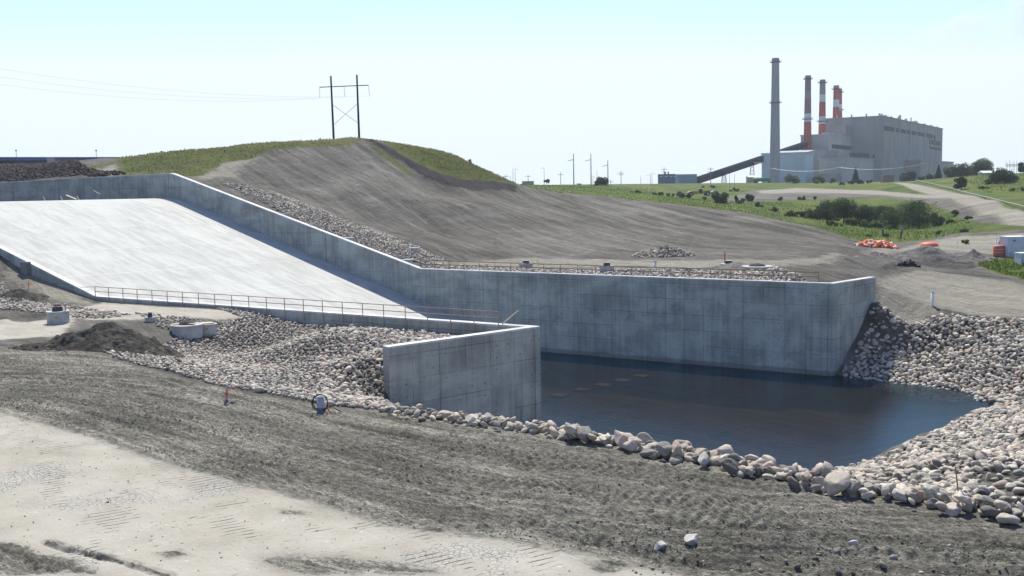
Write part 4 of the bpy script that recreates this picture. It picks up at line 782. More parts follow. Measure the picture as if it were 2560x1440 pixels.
e=crate(2534,631,3.7,3.4,2.6,'tall white site container with a dark vent at the right edge',182); e.rotation_euler=(0,0,.1)
crate(2562,635,2.3,1.9,2.2,'lower blue grey container at the frame edge in front of the white one',170)
p=at_px(2497,636,182); e=empty('traffic_barrel',p,'orange barrel standing left of the white container','barrel'); m=MB(); m.lathe([(.95,-.1),(.95,1.55),(.8,1.75),(0,1.76)],n=16); m.build('drum',plain('barrel_orange',(.42,.12,.07),.6,.15),e,True)
m=MB(); m.lathe([(.965,.5),(.965,.66)],n=16); m.lathe([(.965,1.0),(.965,1.16)],n=16); m.build('band',plain('faded_band',(.6,.3,.2),.6,.1),e,True)
# ---------------------------------------------------------------- power line on the hill
PO=plain('dark_pole',(.022,.03,.055),.8,.2); WIRE=plain('conductor',(.22,.24,.26),.5,.1)
DT=254.0
def up(px,py,d=DT): v=ray(px,py); return Vector(v*d/v[1])
e=empty('transmission_tower',up(867,352),'dark H-frame power pole pair with cross bracing on top of the hill','pylon')
def w2(o,par): o.matrix_parent_inverse=Matrix.Translation(par.location).inverted(); return o
for a,b in(((827,190),(835,352)),((892,187),(898.5,352))):
    A=up(*a);B=up(*b); m=MB(); m.tube([(B.x,B.y,B.z-4),(A.x,A.y,A.z)],[.29,.20],10); o=m.build('pole',PO,e,True); w2(o,e)
A=up(799,218);B=up(921,213); m=MB(); m.tube([A,B],.11,6); w2(m.build('crossarm',PO,e),e)
for a,b in(((831.5,262),(897,309)),((895,258),(835,311))): m=MB(); m.tube([up(*a),up(*b)],.045,5); w2(m.build('cross_brace',PO,e),e)
ends=[]
for a,b in(((799,218),(799.5,245)),((860,215.5),(862,242)),((921,213),(924,240))):
    A=up(*a);B=up(*b); m=MB(); P=[A+(B-A)*q for q in np.linspace(0,1,9)]; m.tube(P,[.03,.06]*4+[.03],6); w2(m.build('insulator',plain('insulator_grey',(.22,.26,.34),.4,.1),e),e); ends.append(B)
for i,(S,y0) in enumerate(zip(ends,(206,186,164))):
    dE=190; E=up(-420,470,dE); q=np.linspace(0,1,60); X=S.x+(E.x-S.x)*q; Y=S.y+(E.y-S.y)*q; pxs=1280+F*X/Y; k_=int(np.argmin(abs(pxs-0))); sag=3.6
    z0=atd(0,y0,Y[k_])[2]; ze=(z0-S.z+4*sag*q[k_]*(1-q[k_]))/q[k_]+S.z; Z=S.z+(ze-S.z)*q-4*sag*q*(1-q)
    m=MB(); m.tube([(X[j],Y[j],Z[j]) for j in range(60)],.014,4); E2=up((1350,1400,1450)[i],462,760)
    o=m.build('power_line',WIRE); tag(o,('lowest of the three thin wires running left from the hill pylon','middle one of the three thin wires running left from the hill pylon','highest of the three thin wires running left from the hill pylon')[i],'wire',group='wires from the hill pylon')
# ---------------------------------------------------------------- dark bank at the reservoir
BANK_LOW=plain('dark_liner',(.010,.014,.03),.7,.3,.05); BANK_UP=plain('dark_liner_upper',(.02,.032,.075),.6,.25,.05)  # near-black colours for the bank, slightly bluer and paler on its upper faces
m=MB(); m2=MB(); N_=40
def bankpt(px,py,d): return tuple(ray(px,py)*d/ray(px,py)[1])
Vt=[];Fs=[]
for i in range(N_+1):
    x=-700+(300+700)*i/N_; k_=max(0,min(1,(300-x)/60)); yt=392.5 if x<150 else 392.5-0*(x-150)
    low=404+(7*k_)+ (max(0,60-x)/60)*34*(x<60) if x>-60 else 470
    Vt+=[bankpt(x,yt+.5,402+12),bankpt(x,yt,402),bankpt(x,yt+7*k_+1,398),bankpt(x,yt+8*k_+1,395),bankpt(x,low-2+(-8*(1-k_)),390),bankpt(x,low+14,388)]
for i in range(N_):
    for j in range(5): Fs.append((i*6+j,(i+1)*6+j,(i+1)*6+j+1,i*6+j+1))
mm=MB(); mm.add(Vt,Fs); o=mm.build('dark_embankment',BANK_LOW); o.data.materials.append(BANK_UP)
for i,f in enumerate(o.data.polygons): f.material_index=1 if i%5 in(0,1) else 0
tag(o,'long dark embankment along the skyline at the left','embankment',kind='structure')
p=up(128,404,388); e=empty('outlet_box',p,'small pale concrete outlet box on the dark embankment at the left','outlet'); m=MB(); m.box((0,0,.3),(2.4,1.5,2.2)); m.build('body',PRE,e); m=MB(); m.box((0,0,1.5),(3.3,2,.25)); m.build('cap',PRE,e)
for x,y0,y1,l in((41,376,393,'small post lamp on the dark embankment nearest the left edge'),(241,376,392,'small post lamp on the embankment above its right end'),(405,379,391,'small post lamp showing above the grassy hill')):
    A=up(x,y1,402);B=up(x,y0+2,402); e=empty('post_lamp',A,l,'lamp'); m=MB(); m.tube([(0,0,-.6),(0,0,B.z-A.z)],.09,6); m.build('post',plain('lamp_grey',(.1,.12,.16),.6,.1),e); m=MB(); m.lathe([(0,-.05),(.28,.1),(.34,.35),(.12,.6),(0,.62)],c=(0,0,B.z-A.z),n=10); m.build('lamp_head',PO,e)
# ---------------------------------------------------------------- power station
PLC=NT('plant_wall',1,0); v=PLC.geo(); f=PLC.math('ADD',PLC.math('MULTIPLY',PLC.noise(PLC.map(v,(.10,.10,.012)),1,4,.6),.6),PLC.math('MULTIPLY',PLC.noise(v,.05,4),.4)); PLC=PLC.done(PLC.ramp(f,[(.35,(.25,.245,.235)),(.6,(.35,.34,.325))]))
PLL=plain('plant_light_wall',(.42,.41,.385),1,.1,.05)
PLB=plain('plant_blue_cladding',(.46,.57,.62),.5,.08,.05); PDK=plain('plant_dark',(.07,.075,.09),.7,.2,.05); PRF=plain('plant_roof',(.45,.46,.47),.7,.1,.05)
e=empty('power_station',(300,1000,0),'large grey stepped power station block beyond the valley','power station'); PL=e
def loc(o): return w2(o,PL)
D1=np.array([.53,.848]);D2=np.array([-.848,.53])
def corner(px,d): return np.array([(px-1280)/F*d,d])
def zt(px,y,d): return (hor(px)-y)/F*d
def block(name,px,y,d,l1,l2,mat=None,z0=-12,y2=None):
    c=corner(px,d); P=[c,c+D1*l1,c+D1*l1+D2*l2,c+D2*l2]; z=zt(px,y,d); m=MB(); m.prism(P,z0,z); 
    Q=[c-(D1+D2)*.6,c+D1*(l1+.6)-D2*.6,c+D1*l1+D2*l2+(D1+D2)*.6,c+D2*(l2+.6)-D1*.6]; m.prism(Q,z+.002,z+1.0)
    o=m.build(name,mat or PLC,PL); loc(o); return c,z
c0,z0_=block('boiler_house',2205,294,1000,318,54)
c1,z1_=block('turbine_hall',2073,339,950,150,26,PLL)
c2,z2_=block('annex',2106,397,905,250,20,PLL)
block('annex',2052,378,925,60,34)
c3,z3_=block('service_wing',2014,384,890,24,38,PLB)
block('service_wing',2300,402,1080,200,25); block('service_wing',2073,437,880,240,10); block('stair_tower',2113,318,1003,12,12)
m=MB(); c=corner(2018,889.); m.prism([c+D2*-1,c+D1*22,c+D1*22+D2*40,c+D2*40],z3_+.6,[z3_+1.2,z3_+3.2,z3_+3.2,z3_+1.2]); loc(m.build('roof',PRF,PL))
m=MB() # louvres near the top of the long face
for u0,n in((8,8),(58,9),(112,9),(168,7),(214,4),(240,3),(262,2)):
    for i in range(n): p=c0+D1*(u0+i*5.6)-D2*.25; loc(MB().box((p[0],p[1],z0_-10.5),(2.4,.5,4.2),rz=math.atan2(D1[1],D1[0])).build('louvre',PDK,PL))
m=MB(); 
for u in(70,76,128): p=c0+D1*u-D2*.5; m.box((p[0],p[1],z0_*.5+8),(1.2,1,z0_*.9),rz=math.atan2(D1[1],D1[0]))
loc(m.build('downpipe',PRF,PL))
m=MB(); p=c1+D1*45-D2*.3; m.box((p[0],p[1],z1_-10),(72,.5,3.6),rz=math.atan2(D1[1],D1[0])); loc(m.build('window_band',PDK,PL))
m=MB(); p=c1+D1*3-D2*.5; 
for u in(4,10): q=c1+D1*u-D2*.5; m.box((q[0],q[1],z1_-22),(3,1,3.4),rz=math.atan2(D1[1],D1[0]))
loc(m.build('vent_opening',PDK,PL))
m=MB(); q=c1+D1*8-D2*1; m.box((q[0],q[1],z1_-34),(30,6,3),rz=math.atan2(D1[1],D1[0])); m.box((q[0]+2,q[1]+2,z1_-52),(24,2.6,34),rz=math.atan2(D1[1],D1[0])); loc(m.build('loading_bay',PDK,PL))
m=MB()
for u,w_,z_ in((40,22,19),(75,40,19),(120,8,19),(180,30,0),(215,18,0)): q=c2+D1*u-D2*(-.3 if z_ else .6); m.box((q[0],q[1],z2_+(4 if z_ else -9)),(w_,1.5,3.6),rz=math.atan2(D1[1],D1[0]))
loc(m.build('window_band',PDK,PL))
m=MB()
for u in(8,24,50,84,120,158,170,176,220,260,300): q=c0+D1*u+D2*3; m.box((q[0],q[1],z0_+2),(random.choice([1.2,3,6]),2,random.choice([2.5,3.5,1.6])),rz=math.atan2(D1[1],D1[0]))
for u in(4,16,30,44): q=c0+D2*u+D1*3; m.box((q[0],q[1],z0_+2),(1.2,1.2,3))
for u in(5,14,24,34,60): q=c1+D1*u+D2*6; m.box((q[0],q[1],z1_+1.6),(random.uniform(2,5),2,random.uniform(1.5,3)))
loc(m.build('roof_plant',PRF,PL))
def lettering(txt,u0,u1,zc,h):
    cu=bpy.data.curves.new('lettering','FONT'); cu.body=txt; cu.size=1; cu.extrude=.02; ob=bpy.data.objects.new('tmp',cu); COL.objects.link(ob); bpy.context.view_layer.update()
    me=bpy.data.meshes.new_from_object(ob.evaluated_get(bpy.context.evaluated_depsgraph_get())); COL.objects.unlink(ob); bpy.data.objects.remove(ob)
    V=np.empty(len(me.vertices)*3,np.float32); me.vertices.foreach_get('co',V); V=V.reshape(-1,3); lo,hi=V.min(0),V.max(0); V=(V-lo)/(hi-lo)
    q=c0[None]+D1[None]*(u0+(u1-u0)*V[:,0:1])-D2[None]*(.15+.5*V[:,2:3]); W_=np.concatenate([q,(zc-h/2+h*V[:,1])[:,None]],1); me.vertices.foreach_set('co',W_.astype(np.float32).ravel()); me.update(); me.materials.clear()
    loc(link('lettering',me,plain('sign_letter',(.10,.09,.11),.7,.1),PL))
du=1240; lettering('SaskPower',232,308,zt(2333,357,du),7.5); lettering('Boundary Dam',236,308,zt(2333,373,du),5.5)
p=at_px(2218,456,800); m=MB(); o=MB(); m.box((0,0,3),(8.5,6,6)); o=m.build('brick_hut',plain('red_brick',(.20,.115,.10),.8,.15)); o.location=(p.x,p.y,p.z-.3); tag(o,'small red brown brick hut at the foot of the power station','hut')
# stacks
STK=NT('chimney_concrete',1,0); v=STK.geo(); STK=STK.done(STK.ramp(STK.noise(STK.map(v,(.3,.3,.05)),1,4),[(.35,(.30,.29,.31)),(.65,(.36,.35,.37))]))
RED=plain('stack_red',(.42,.085,.06),.75,.15,.1); SW=plain('stack_white',(.62,.62,.62),.75,.1,.1); FAD=plain('stack_faded',(.28,.23,.27),.8,.1,.1); MUT=plain('stack_dull_red',(.24,.13,.16),.8,.15,.1)
def stack(px,yt,yb,d,rt,rb,label,bands,plats):
    c=corner(px,d); zt_=zt(px,yt,d); zb=zt(px,yb,d)-14; e=empty('chimney',(c[0],c[1],zb),label,'chimney')
    rad=lambda z:rt+(rb-rt)*((zt_-z)/(zt_-zb))**1.15
    for y0,y1,mat,nm in bands:
        a=zt(px,y0,d);b=zt(px,y1,d) if y1<yb else zb; m=MB(); pr=[(rad(z),z-zb) for z in np.linspace(b,a,8)]
        if y0==yt: pr+=[(rad(a)*.86,a-zb),(rad(a)*.86,a-zb-3)]
        m.lathe(pr,n=28); m.build(nm,mat,e,True)
    for y in plats:
        z=zt(px,y,d); r=rad(z); m=MB(); m.lathe([(r,z-zb-.4),(r+1.5,z-zb-.2),(r+1.5,z-zb+.2),(r,z-zb+.2)],n=24)
        for k_ in range(12): a=k_*math.pi/6; m.tube([((r+1.5)*math.cos(a),(r+1.5)*math.sin(a),z-zb),((r+1.9)*math.cos(a),(r+1.9)*math.sin(a),z-zb+1.6)],.12,4)
        m.build('platform',PDK,e)
    return e
stack(1938.5,152,452,878,2.95,4.8,'tallest chimney, plain grey, standing left of the striped ones',[(152,161,FAD,'rim'),(161,452,STK,'shaft')],(161.5,260.5))
stack(2019,194,345,960,2.6,3.7,'red and white banded chimney, leftmost of the banded ones',[(194,200,FAD,'rim'),(200,231,MUT,'red_band'),(231,250,FAD,'faded_band'),(250,287,MUT,'red_band'),(287,307,SW,'white_band'),(307,345,RED,'red_band')],(202.5,300.5))
stack(2055,204,340,990,2.6,3.7,'red and white banded chimney with a pale upper shaft, second of the banded ones',[(204,210,FAD,'rim'),(210,240,FAD,'faded_band'),(240,258,SW,'white_band'),(258,294,RED,'red_band'),(294,312,SW,'white_band'),(312,340,RED,'red_band')],(211.5,306.5))
stack(2089,218,304,1060,2.7,3.6,'red banded chimney rising right behind the boiler house roof',[(218,224,FAD,'rim'),(224,253,RED,'red_band'),(253,271,SW,'white_band'),(271,304,RED,'red_band')],(227,))
stack(2096.5,226,304,1110,2.7,3.6,'rearmost red banded chimney, mostly hidden by the one before it',[(226,264,RED,'red_band'),(264,280,SW,'white_band'),(280,304,RED,'red_band')],(235,278))
# conveyor
CV=plain('conveyor_cladding',(.010,.015,.032),.6,.2,.05)
e=empty('coal_conveyor',at_px(1745,458,800),'long dark inclined coal conveyor gallery rising from the transfer house to the plant','conveyor')
a=up(1742,452,850);b=up(2013,362,957); d_=(b-a).normalized(); s_=Vector((-d_.y,d_.x,0)).normalized()*2.2; u_=Vector((0,0,2.5)); m=MB(); m.add([a-s_-u_,a+s_-u_,a+s_+u_,a-s_+u_,b-s_-u_,b+s_-u_,b+s_+u_,b-s_+u_],[(0,1,2,3),(4,7,6,5),(0,4,5,1),(1,5,6,2),(2,6,7,3),(3,7,4,0)]); w2(m.build('gallery',CV,e),e)
m=MB(); m.tube([a+u_*1.02-s_,b+u_*1.02-s_],.35,5); m.tube([a+u_*1.02+s_,b+u_*1.02+s_],.35,5); w2(m.build('roof_edge',PDK,e),e)
for x in(1805,1874): 
    q=(x-1742)/(2016-1742); top=a+(b-a)*q-u_; g=g1(top.x,top.y); m=MB()
    for sx in(-2.2,2.2):
        m.tube([(top.x+sx,top.y,g-1),(top.x+sx*.6,top.y,top.z)],.3,5)
    n_=5
    for i in range(n_): z1=g+(top.z-g)*i/n_;z2=g+(top.z-g)*(i+1)/n_; f1=1-.4*i/n_;f2=1-.4*(i+1)/n_; m.tube([(top.x-2.2*f1,top.y,z1),(top.x+2.2*f2,top.y,z2)],.14,4); m.tube([(top.x+2.2*f1,top.y,z1),(top.x-2.2*f2,top.y,z2)],.14,4)
    w2(m.build('trestle',plain('trestle_steel',(.16,.20,.30),.6,.1),e),e)
m=MB(); A=up(1885,407,895);B=up(1925,407,895); m.tube([A,B],.5,5); w2(m.build('pipe_bridge',PRF,e),e)
def shed(px0,px1,yt,d,dp,label,mat,cat='shed',roof=None,yb=None,name='shed',rz=0,slope=0):
    x0,x1=(px0-1280)/F*d,(px1-1280)/F*d; cx=(x0+x1)/2; z=zt((px0+px1)/2,yt,d); g=g1(cx,d)-.5; e=empty(name,(cx,d+dp/2,g),label,cat,rz); w_=abs(x1-x0); h=z-g
    m=MB(); m.box((0,0,h/2),(w_,dp,h)); m.build('wall',mat,e); m=MB(); V=[(-w_/2-.3,-dp/2-.3,h),(w_/2+.3,-dp/2-.3,h),(w_/2+.3,dp/2+.3,h),(-w_/2-.3,dp/2+.3,h),(-w_/2-.3,0,h+slope+.3),(w_/2+.3,0,h+slope+.3)]
    m.add(V,[(0,1,5,4),(3,4,5,2),(0,4,3),(1,2,5),(0,3,2,1)]); m.build('roof',roof or PRF,e); return e,w_,h,dp
GB=plain('slate_cladding',(.12,.155,.23),.6,.1,.05)
e,w_,h,dp=shed(1653,1692,436,820,12,'dark slate transfer house with a pale window strip, farthest left','X' and GB,'transfer house',PDK); m=MB()
for x in(-.42,-.1,.2,.42): m.box((x*w_,-dp/2-.05,h*.78),(w_*.12,.1,h*.07))
m.build('window',plain('bright_glass',(.65,.72,.8),.4,.1),e); m=MB(); m.box((-w_*.1,0,h+1),(1,1,2)); m.box((w_*.1,0,h+1),(1,1,2.2)); m.build('roof_vent',PDK,e)
e,w_,h,dp=shed(1700,1745,436,840,16,'blue grey transfer house at the low end of the coal conveyor',plain('blue_grey_cladding',(.20,.29,.37),.6,.08,.05),'transfer house',plain('slate_roof',(.12,.17,.22),.7,.1)); 
shed(1873,1898,443,800,8,'small grey shed with a pale roof below the conveyor',plain('shed_grey',(.30,.30,.28),.7,.1),'shed',plain('cream_roof',(.6,.58,.48),.7,.1),slope=1)
shed(1310,1339,453,610,6,'long low grey green site office on the skyline',plain('sage_wall',(.30,.36,.33),.7,.1),'site office')
shed(1447,1457,459,600,4,'tiny grey hut between tall lamp poles on the skyline',plain('sage_wall',(.30,.36,.33),.7,.1),'hut')
shed(2456,2480,432,560,6,'small pale blue shed with a white roof under the big trees',plain('pale_blue_wall',(.32,.42,.48),.6,.1),'shed',WHITE,slope=.8)
shed(2484,2532,429,590,8,'long low white roofed shed at the upper right',plain('pale_wall',(.5,.5,.5),.6,.1),'shed',WHITE,slope=1.2)
e=empty('tank_truck',at_px(1902,455,760),'green tank vehicle parked below the tall chimney','truck'); m=MB(); m.tube([(-6,0,2.6),(-5.5,0,2.6),(4,0,2.6),(4.5,0,2.6)],[.8,1.5,1.5,.8],12); m.build('tank',plain('tank_green',(.05,.20,.13),.4,.1),e,True); m=MB(); m.box((6,0,2.2),(2.4,2.4,2.8)); m.build('cab',plain('tank_green',(.05,.20,.13),.4,.1),e,bevel=.2); m=MB()
for x in(-4.5,-3.2,5.8): m.tube([(x,-1.3,.7),(x,1.3,.7)],.6,10)
m.build('wheels',BLACK,e)
# parked car and earthmover
def wheel(e,x,y,r,w,mat=BLACK):
    o=MB().tube([(x,y-w/2,r),(x,y+w/2,r)],r,16).build('wheel',mat,e); return MB().tube([(x,y-w/2-.02,r),(x,y+w/2+.02,r)],r*.5,10).build('rim',PRF,o)
e=empty('parked_car',at_px(1786,489,540),'silver hatchback parked on the far grass beyond the yellow earthmover','car',.15)
prof=[(-2.2,.45),(-2.25,.95),(-1.5,1.05),(-.85,1.5),(.9,1.55),(1.9,1.2),(2.2,1.0),(2.2,.45)]
def extr(prof,w,tap=0):
    m=MB(); n=len(prof); V=[(x,-w/2+ (tap if z>1.1 else 0),z) for x,z in prof]+[(x,w/2-(tap if z>1.1 else 0),z) for x,z in prof]; m.add(V,[tuple(range(n)),tuple(range(n,2*n))[::-1]]+[(i,n+i,n+(i+1)%n,(i+1)%n) for i in range(n)]); return m
extr(prof,1.75,.15).build('body',plain('silver_paint',(.62,.64,.68),.3,.05),e,bevel=.05); extr([(-1.25,1.08),(-.8,1.44),(.8,1.48),(1.3,1.1)],1.8,.1).build('windows',plain('car_glass',(.03,.04,.05),.1,.1),e)
for x in(-1.35,1.35):
    for y in(-.8,.8): wheel(e,x,y,.36,.24)
e=empty('earthmover',at_px(1749,502,500),'yellow earthmover with white cab roof working at the valley edge','earthmover',.1); YL=plain('machine_yellow',(.42,.25,.03),.5,.25,1.5)
extr([(-6,.9),(-6.2,1.8),(-4.6,2.4),(-.6,2.5),(-.4,1.2),(-1.5,.8)],2.8).build('bowl',YL,e,bevel=.08)
extr([(1.0,1.2),(.8,2.6),(4.6,2.7),(5.0,2.0),(4.9,1.2)],2.4).build('engine_hood',YL,e,bevel=.08); extr([(-.3,1.4),(-.3,3.3),(1.1,3.3),(1.3,1.4)],2.0).build('cab',plain('car_glass',(.03,.04,.05),.1,.1),e); MB().box((.4,0,3.42),(2.3,2.4,.18)).build('cab_roof',WHITE,e)
extr([(-.8,1.2),(-.8,1.6),(1.2,1.6),(1.2,1.2)],1).build('gooseneck',YL,e)
for x,r in((-4.4,1.0),(3.6,1.1)):
    for y in(-1.25,1.25): wheel(e,x,y,r,.7)
# ---------------------------------------------------------------- poles on the skyline
PG=plain('pole_grey',(.22,.24,.28),.7,.1); PT=plain('pole_thin',(.34,.36,.38),.7,.1)
def pole(px,yt,yb,d,r,label,arms=(),lamp=0,name='light_pole',cat='pole',mat=None,group=None,lean=0):
    c=corner(px,d); z1=zt(px,yt,d); z0=min(zt(px,yb,d),g1(c[0],c[1]))-1; e=empty(name,(c[0],c[1],z0),label,cat,group=group); H=z1-z0; mat=mat or PG
    MB().tube([(0,0,0),(lean,0,H)],[r,r*.6],6).build('post',mat,e)
    for hy,w_ in arms: z=zt(px,hy,d)-z0; MB().tube([(-w_,0,z),(w_,0,z)],r*.6,4).build('crossarm',mat,e)
    if lamp: m=MB(); m.tube([(lean,0,H*.82 if abs(lamp)>2.9 else H-.3),(lean+lamp*.6,0,(H*.82 if abs(lamp)>2.9 else H-.3)-.3),(lean+lamp,0,(H*.82 if abs(lamp)>2.9 else H-.3)-.6)],r*.5,4); m.build('lamp_arm',PT,e)
    return e
pole(1438.5,385,463,560,.32,'tall dark lamp pole, leftmost of the three tallest on the skyline',lamp=-3.0); pole(1481.5,385,463,560,.32,'tall dark lamp pole, middle of the three tallest on the skyline',lamp=-3.0); pole(1523.5,401,463,560,.30,'tall dark lamp pole beside the round skyline tree',lamp=-3.0)
for i,(x,yt,w_,lab) in enumerate(((1287.5,419,0,'thin grey pole just right of the hill foot'),(1293,421,2,'thin curved lamp pole right beside the thin pole at the hill foot'),(1365,419,-2,'thin curved lamp pole above the leafless small tree'),(1496.5,427,0,'thin pole left of the round skyline tree'),(1629,436,-2.5,'thin lamp pole, left of the pair before the transfer houses'),(1633,432,2,'thin lamp pole, right of the pair before the transfer houses'),(1605,440,0,'thin short pole standing alone on the skyline'),(1486,440,1.5,'short lamp pole between the tall lamp poles'),(1826,433,0,'thin pole under the conveyor, left'),(1838,435,0,'thin pole under the conveyor, right'),(1281,440,0,'short thin pole peeping over the hill foot'))): pole(x,yt,462,600,.15,lab,lamp=w_,mat=PT)
for x,yt,a,lab in((1406,430,(437,),'wooden utility pole with one crossarm left of the tall lamp poles'),(1556,427,(433,437),'wooden utility pole with crossarms right of the round tree'),(1325,437,(441,),'low utility pole above the long site office'),(1270,436,(441,),'utility pole peeping over the hill foot'),(1530,449,(455,),'short utility pole right of the round tree')): pole(x,yt,462,590,.2,lab,[(y,1.6) for y in a],name='utility_pole',cat='utility pole')
pole(1663,418,457,780,.3,'utility pole with two crossarms in front of the slate transfer house',[(424,2.2),(430,2)],name='utility_pole',cat='utility pole'); pole(1779,419,457,780,.3,'utility pole with two crossarms before the low part of the conveyor',[(423,2.4),(430,2)],name='utility_pole',cat='utility pole')
pole(2314,408,445,640,.25,'grey utility pole at the right end of the plant',[(411,1.6)],name='utility_pole',cat='utility pole',mat=PT); pole(2099,418,455,700,.22,'grey utility pole before the plant loading bay',[(421,1.6)],name='utility_pole',cat='utility pole',mat=PT)
def wire(pts,label,r=.045,sag=2.5):
    m=MB()
    for a,b in zip(pts[:-1],pts[1:]):
        A=up(*a);B=up(*b); m.tube([A+(B-A)*q-Vector((0,0,4*sag*q*(1-q))) for q in np.linspace(0,1,14)],r,3)
    tag(m.build('power_line',plain('bright_wire',(.6,.62,.66),.4,.1)),label,'wire')
wire([(1925,420,740),(2099,418,700),(2314,408,640)],'bright sagging wire crossing in front of the power station')
# switchyard
e=empty('switchyard_frame',at_px(2535,440,560),'pale lattice switchyard gantry at the upper right edge','gantry'); z_=e.location.z; m=MB(); Hs=zt(2530,400,560)-z_
for i in range(6): x=-4.4+i*1.9; m.tube([(x,0,-1),(x,0,Hs*(1 if i%2 else .92))],.10,4); m.tube([(x+.7,0,-1),(x+.7,0,Hs*.8)],.08,4)
for z in(.62,.70): m.tube([(-4.6,0,Hs*z),(5.8,0,Hs*z)],.14,4)
for i in range(10): m.tube([(-4.6+i,0,Hs*.62),(-4.1+i,0,Hs*.70)],.06,3)
m.build('lattice',PT,e)
# roadside rail
pts=[at_px(x,y) for x,y in((2292,454),(2330,463),(2370,473),(2420,487),(2470,499),(2520,512),(2580,527))]; e=empty('roadside_rail',pts[0],'thin pale rail line on posts following the verge of the gravel road','road rail'); m=MB(); m.tube([p+Vector((0,0,.75)) for p in pts],.13,4); w2(m.build('rail',PT,e),e)
m=MB(); 
for a,b in zip(pts[:-1],pts[1:]):
    for q in np.linspace(0,1,6): p=a+(b-a)*q; m.tube([(p.x,p.y,g1(p.x,p.y)-.3),(p.x,p.y,p.z+.75)],.07,4)
w2(m.build('rail_posts',PT,e),e)
# ---------------------------------------------------------------- trees and bushes
LG=[m_leaf('leaf_dark',(.040,.072,.018)),m_leaf('leaf_mid',(.068,.108,.027)),m_leaf('leaf_light',(.12,.17,.04)),m_leaf('leaf_conifer',(.020,.034,.022)),m_leaf('leaf_sage',(.10,.115,.07))]
BARK=plain('bark',(.09,.075,.06),.9,.3)
def plant(px,py,d,hp,wp,kind,label,name='bush',cat='bush',mat=1,seed=0,group=None):
    r=np.random.default_rng(int(px*7+py*13+seed)); H=hp/F*d; Wd=wp/F*d; p=at_px(px,py,d); e=empty(name,p,label,cat,group=group)
    vis=hp*wp/6.25; n=int(np.clip(vis*20,260,8000)); ls=max(.14,d*.00052)
    if kind=='conifer':
        z=r.uniform(0,1,n)**1.3; lay=(np.abs(np.mod(z*9,1)-.5))*.5+.75; rad=(1-z)*Wd/2*lay*np.sqrt(r.uniform(.25,1,n)); a=r.uniform(0,6.28,n); P=np.stack([rad*np.cos(a),rad*np.sin(a),H*(.06+.94*z)],1)
    else:
        nl=int(6+min(16,vis/25)); c=np.stack([r.uniform(-.36,.36,nl)*Wd,r.uniform(-.3,.3,nl)*Wd,r.uniform(.30 if kind=='tree' else .22,.80,nl)*H],1); lr=r.uniform(.16,.30,nl)*min(Wd,H*1.3)*(1.0)
        c[:,2]-= (np.abs(c[:,0])/Wd)*.35*H; k_=r.choice(nl,n,p=lr**2/np.sum(lr**2)); dv=r.normal(size=(n,3)); dv/=np.linalg.norm(dv,axis=1)[:,None]; P=c[k_]+dv*(lr[k_]*r.uniform(.55,1.12,n))[:,None]*np.array([1,1,.85]); P[:,2]=np.maximum(P[:,2],.03*H)+0; 
    s_=ls*r.uniform(.5,1.3,n); A=r.normal(size=(n,3));A/=np.linalg.norm(A,axis=1)[:,None];B=np.cross(A,r.normal(size=(n,3)));B/=np.linalg.norm(B,axis=1)[:,None]
    V=np.stack([P-A*s_[:,None],P+B*(s_*.8)[:,None],P+A*s_[:,None],P-B*(s_*.8)[:,None]],1).reshape(-1,3); Fc=np.arange(4*n).reshape(n,4); me=npmesh('crown',V,Fc); attr(me,'tint',np.repeat(np.clip(r.normal(.5,.25,n),0,1),4)); link('crown',me,LG[mat],e)
    m=MB(); m.tube([(0,0,-.4),(.03*H,0,H*.3),(0,.02*H,H*.75)],[.05*H**.8,.035*H**.8,.012*H],6)
    for i in range(4): a=r.uniform(0,6.28); m.tube([(0,0,H*(.2+.1*i)),(math.cos(a)*Wd*.28,math.sin(a)*Wd*.28,H*(.5+.08*i))],[.022*H**.8,.008*H],5)
    m.build('trunk',BARK,e); return e
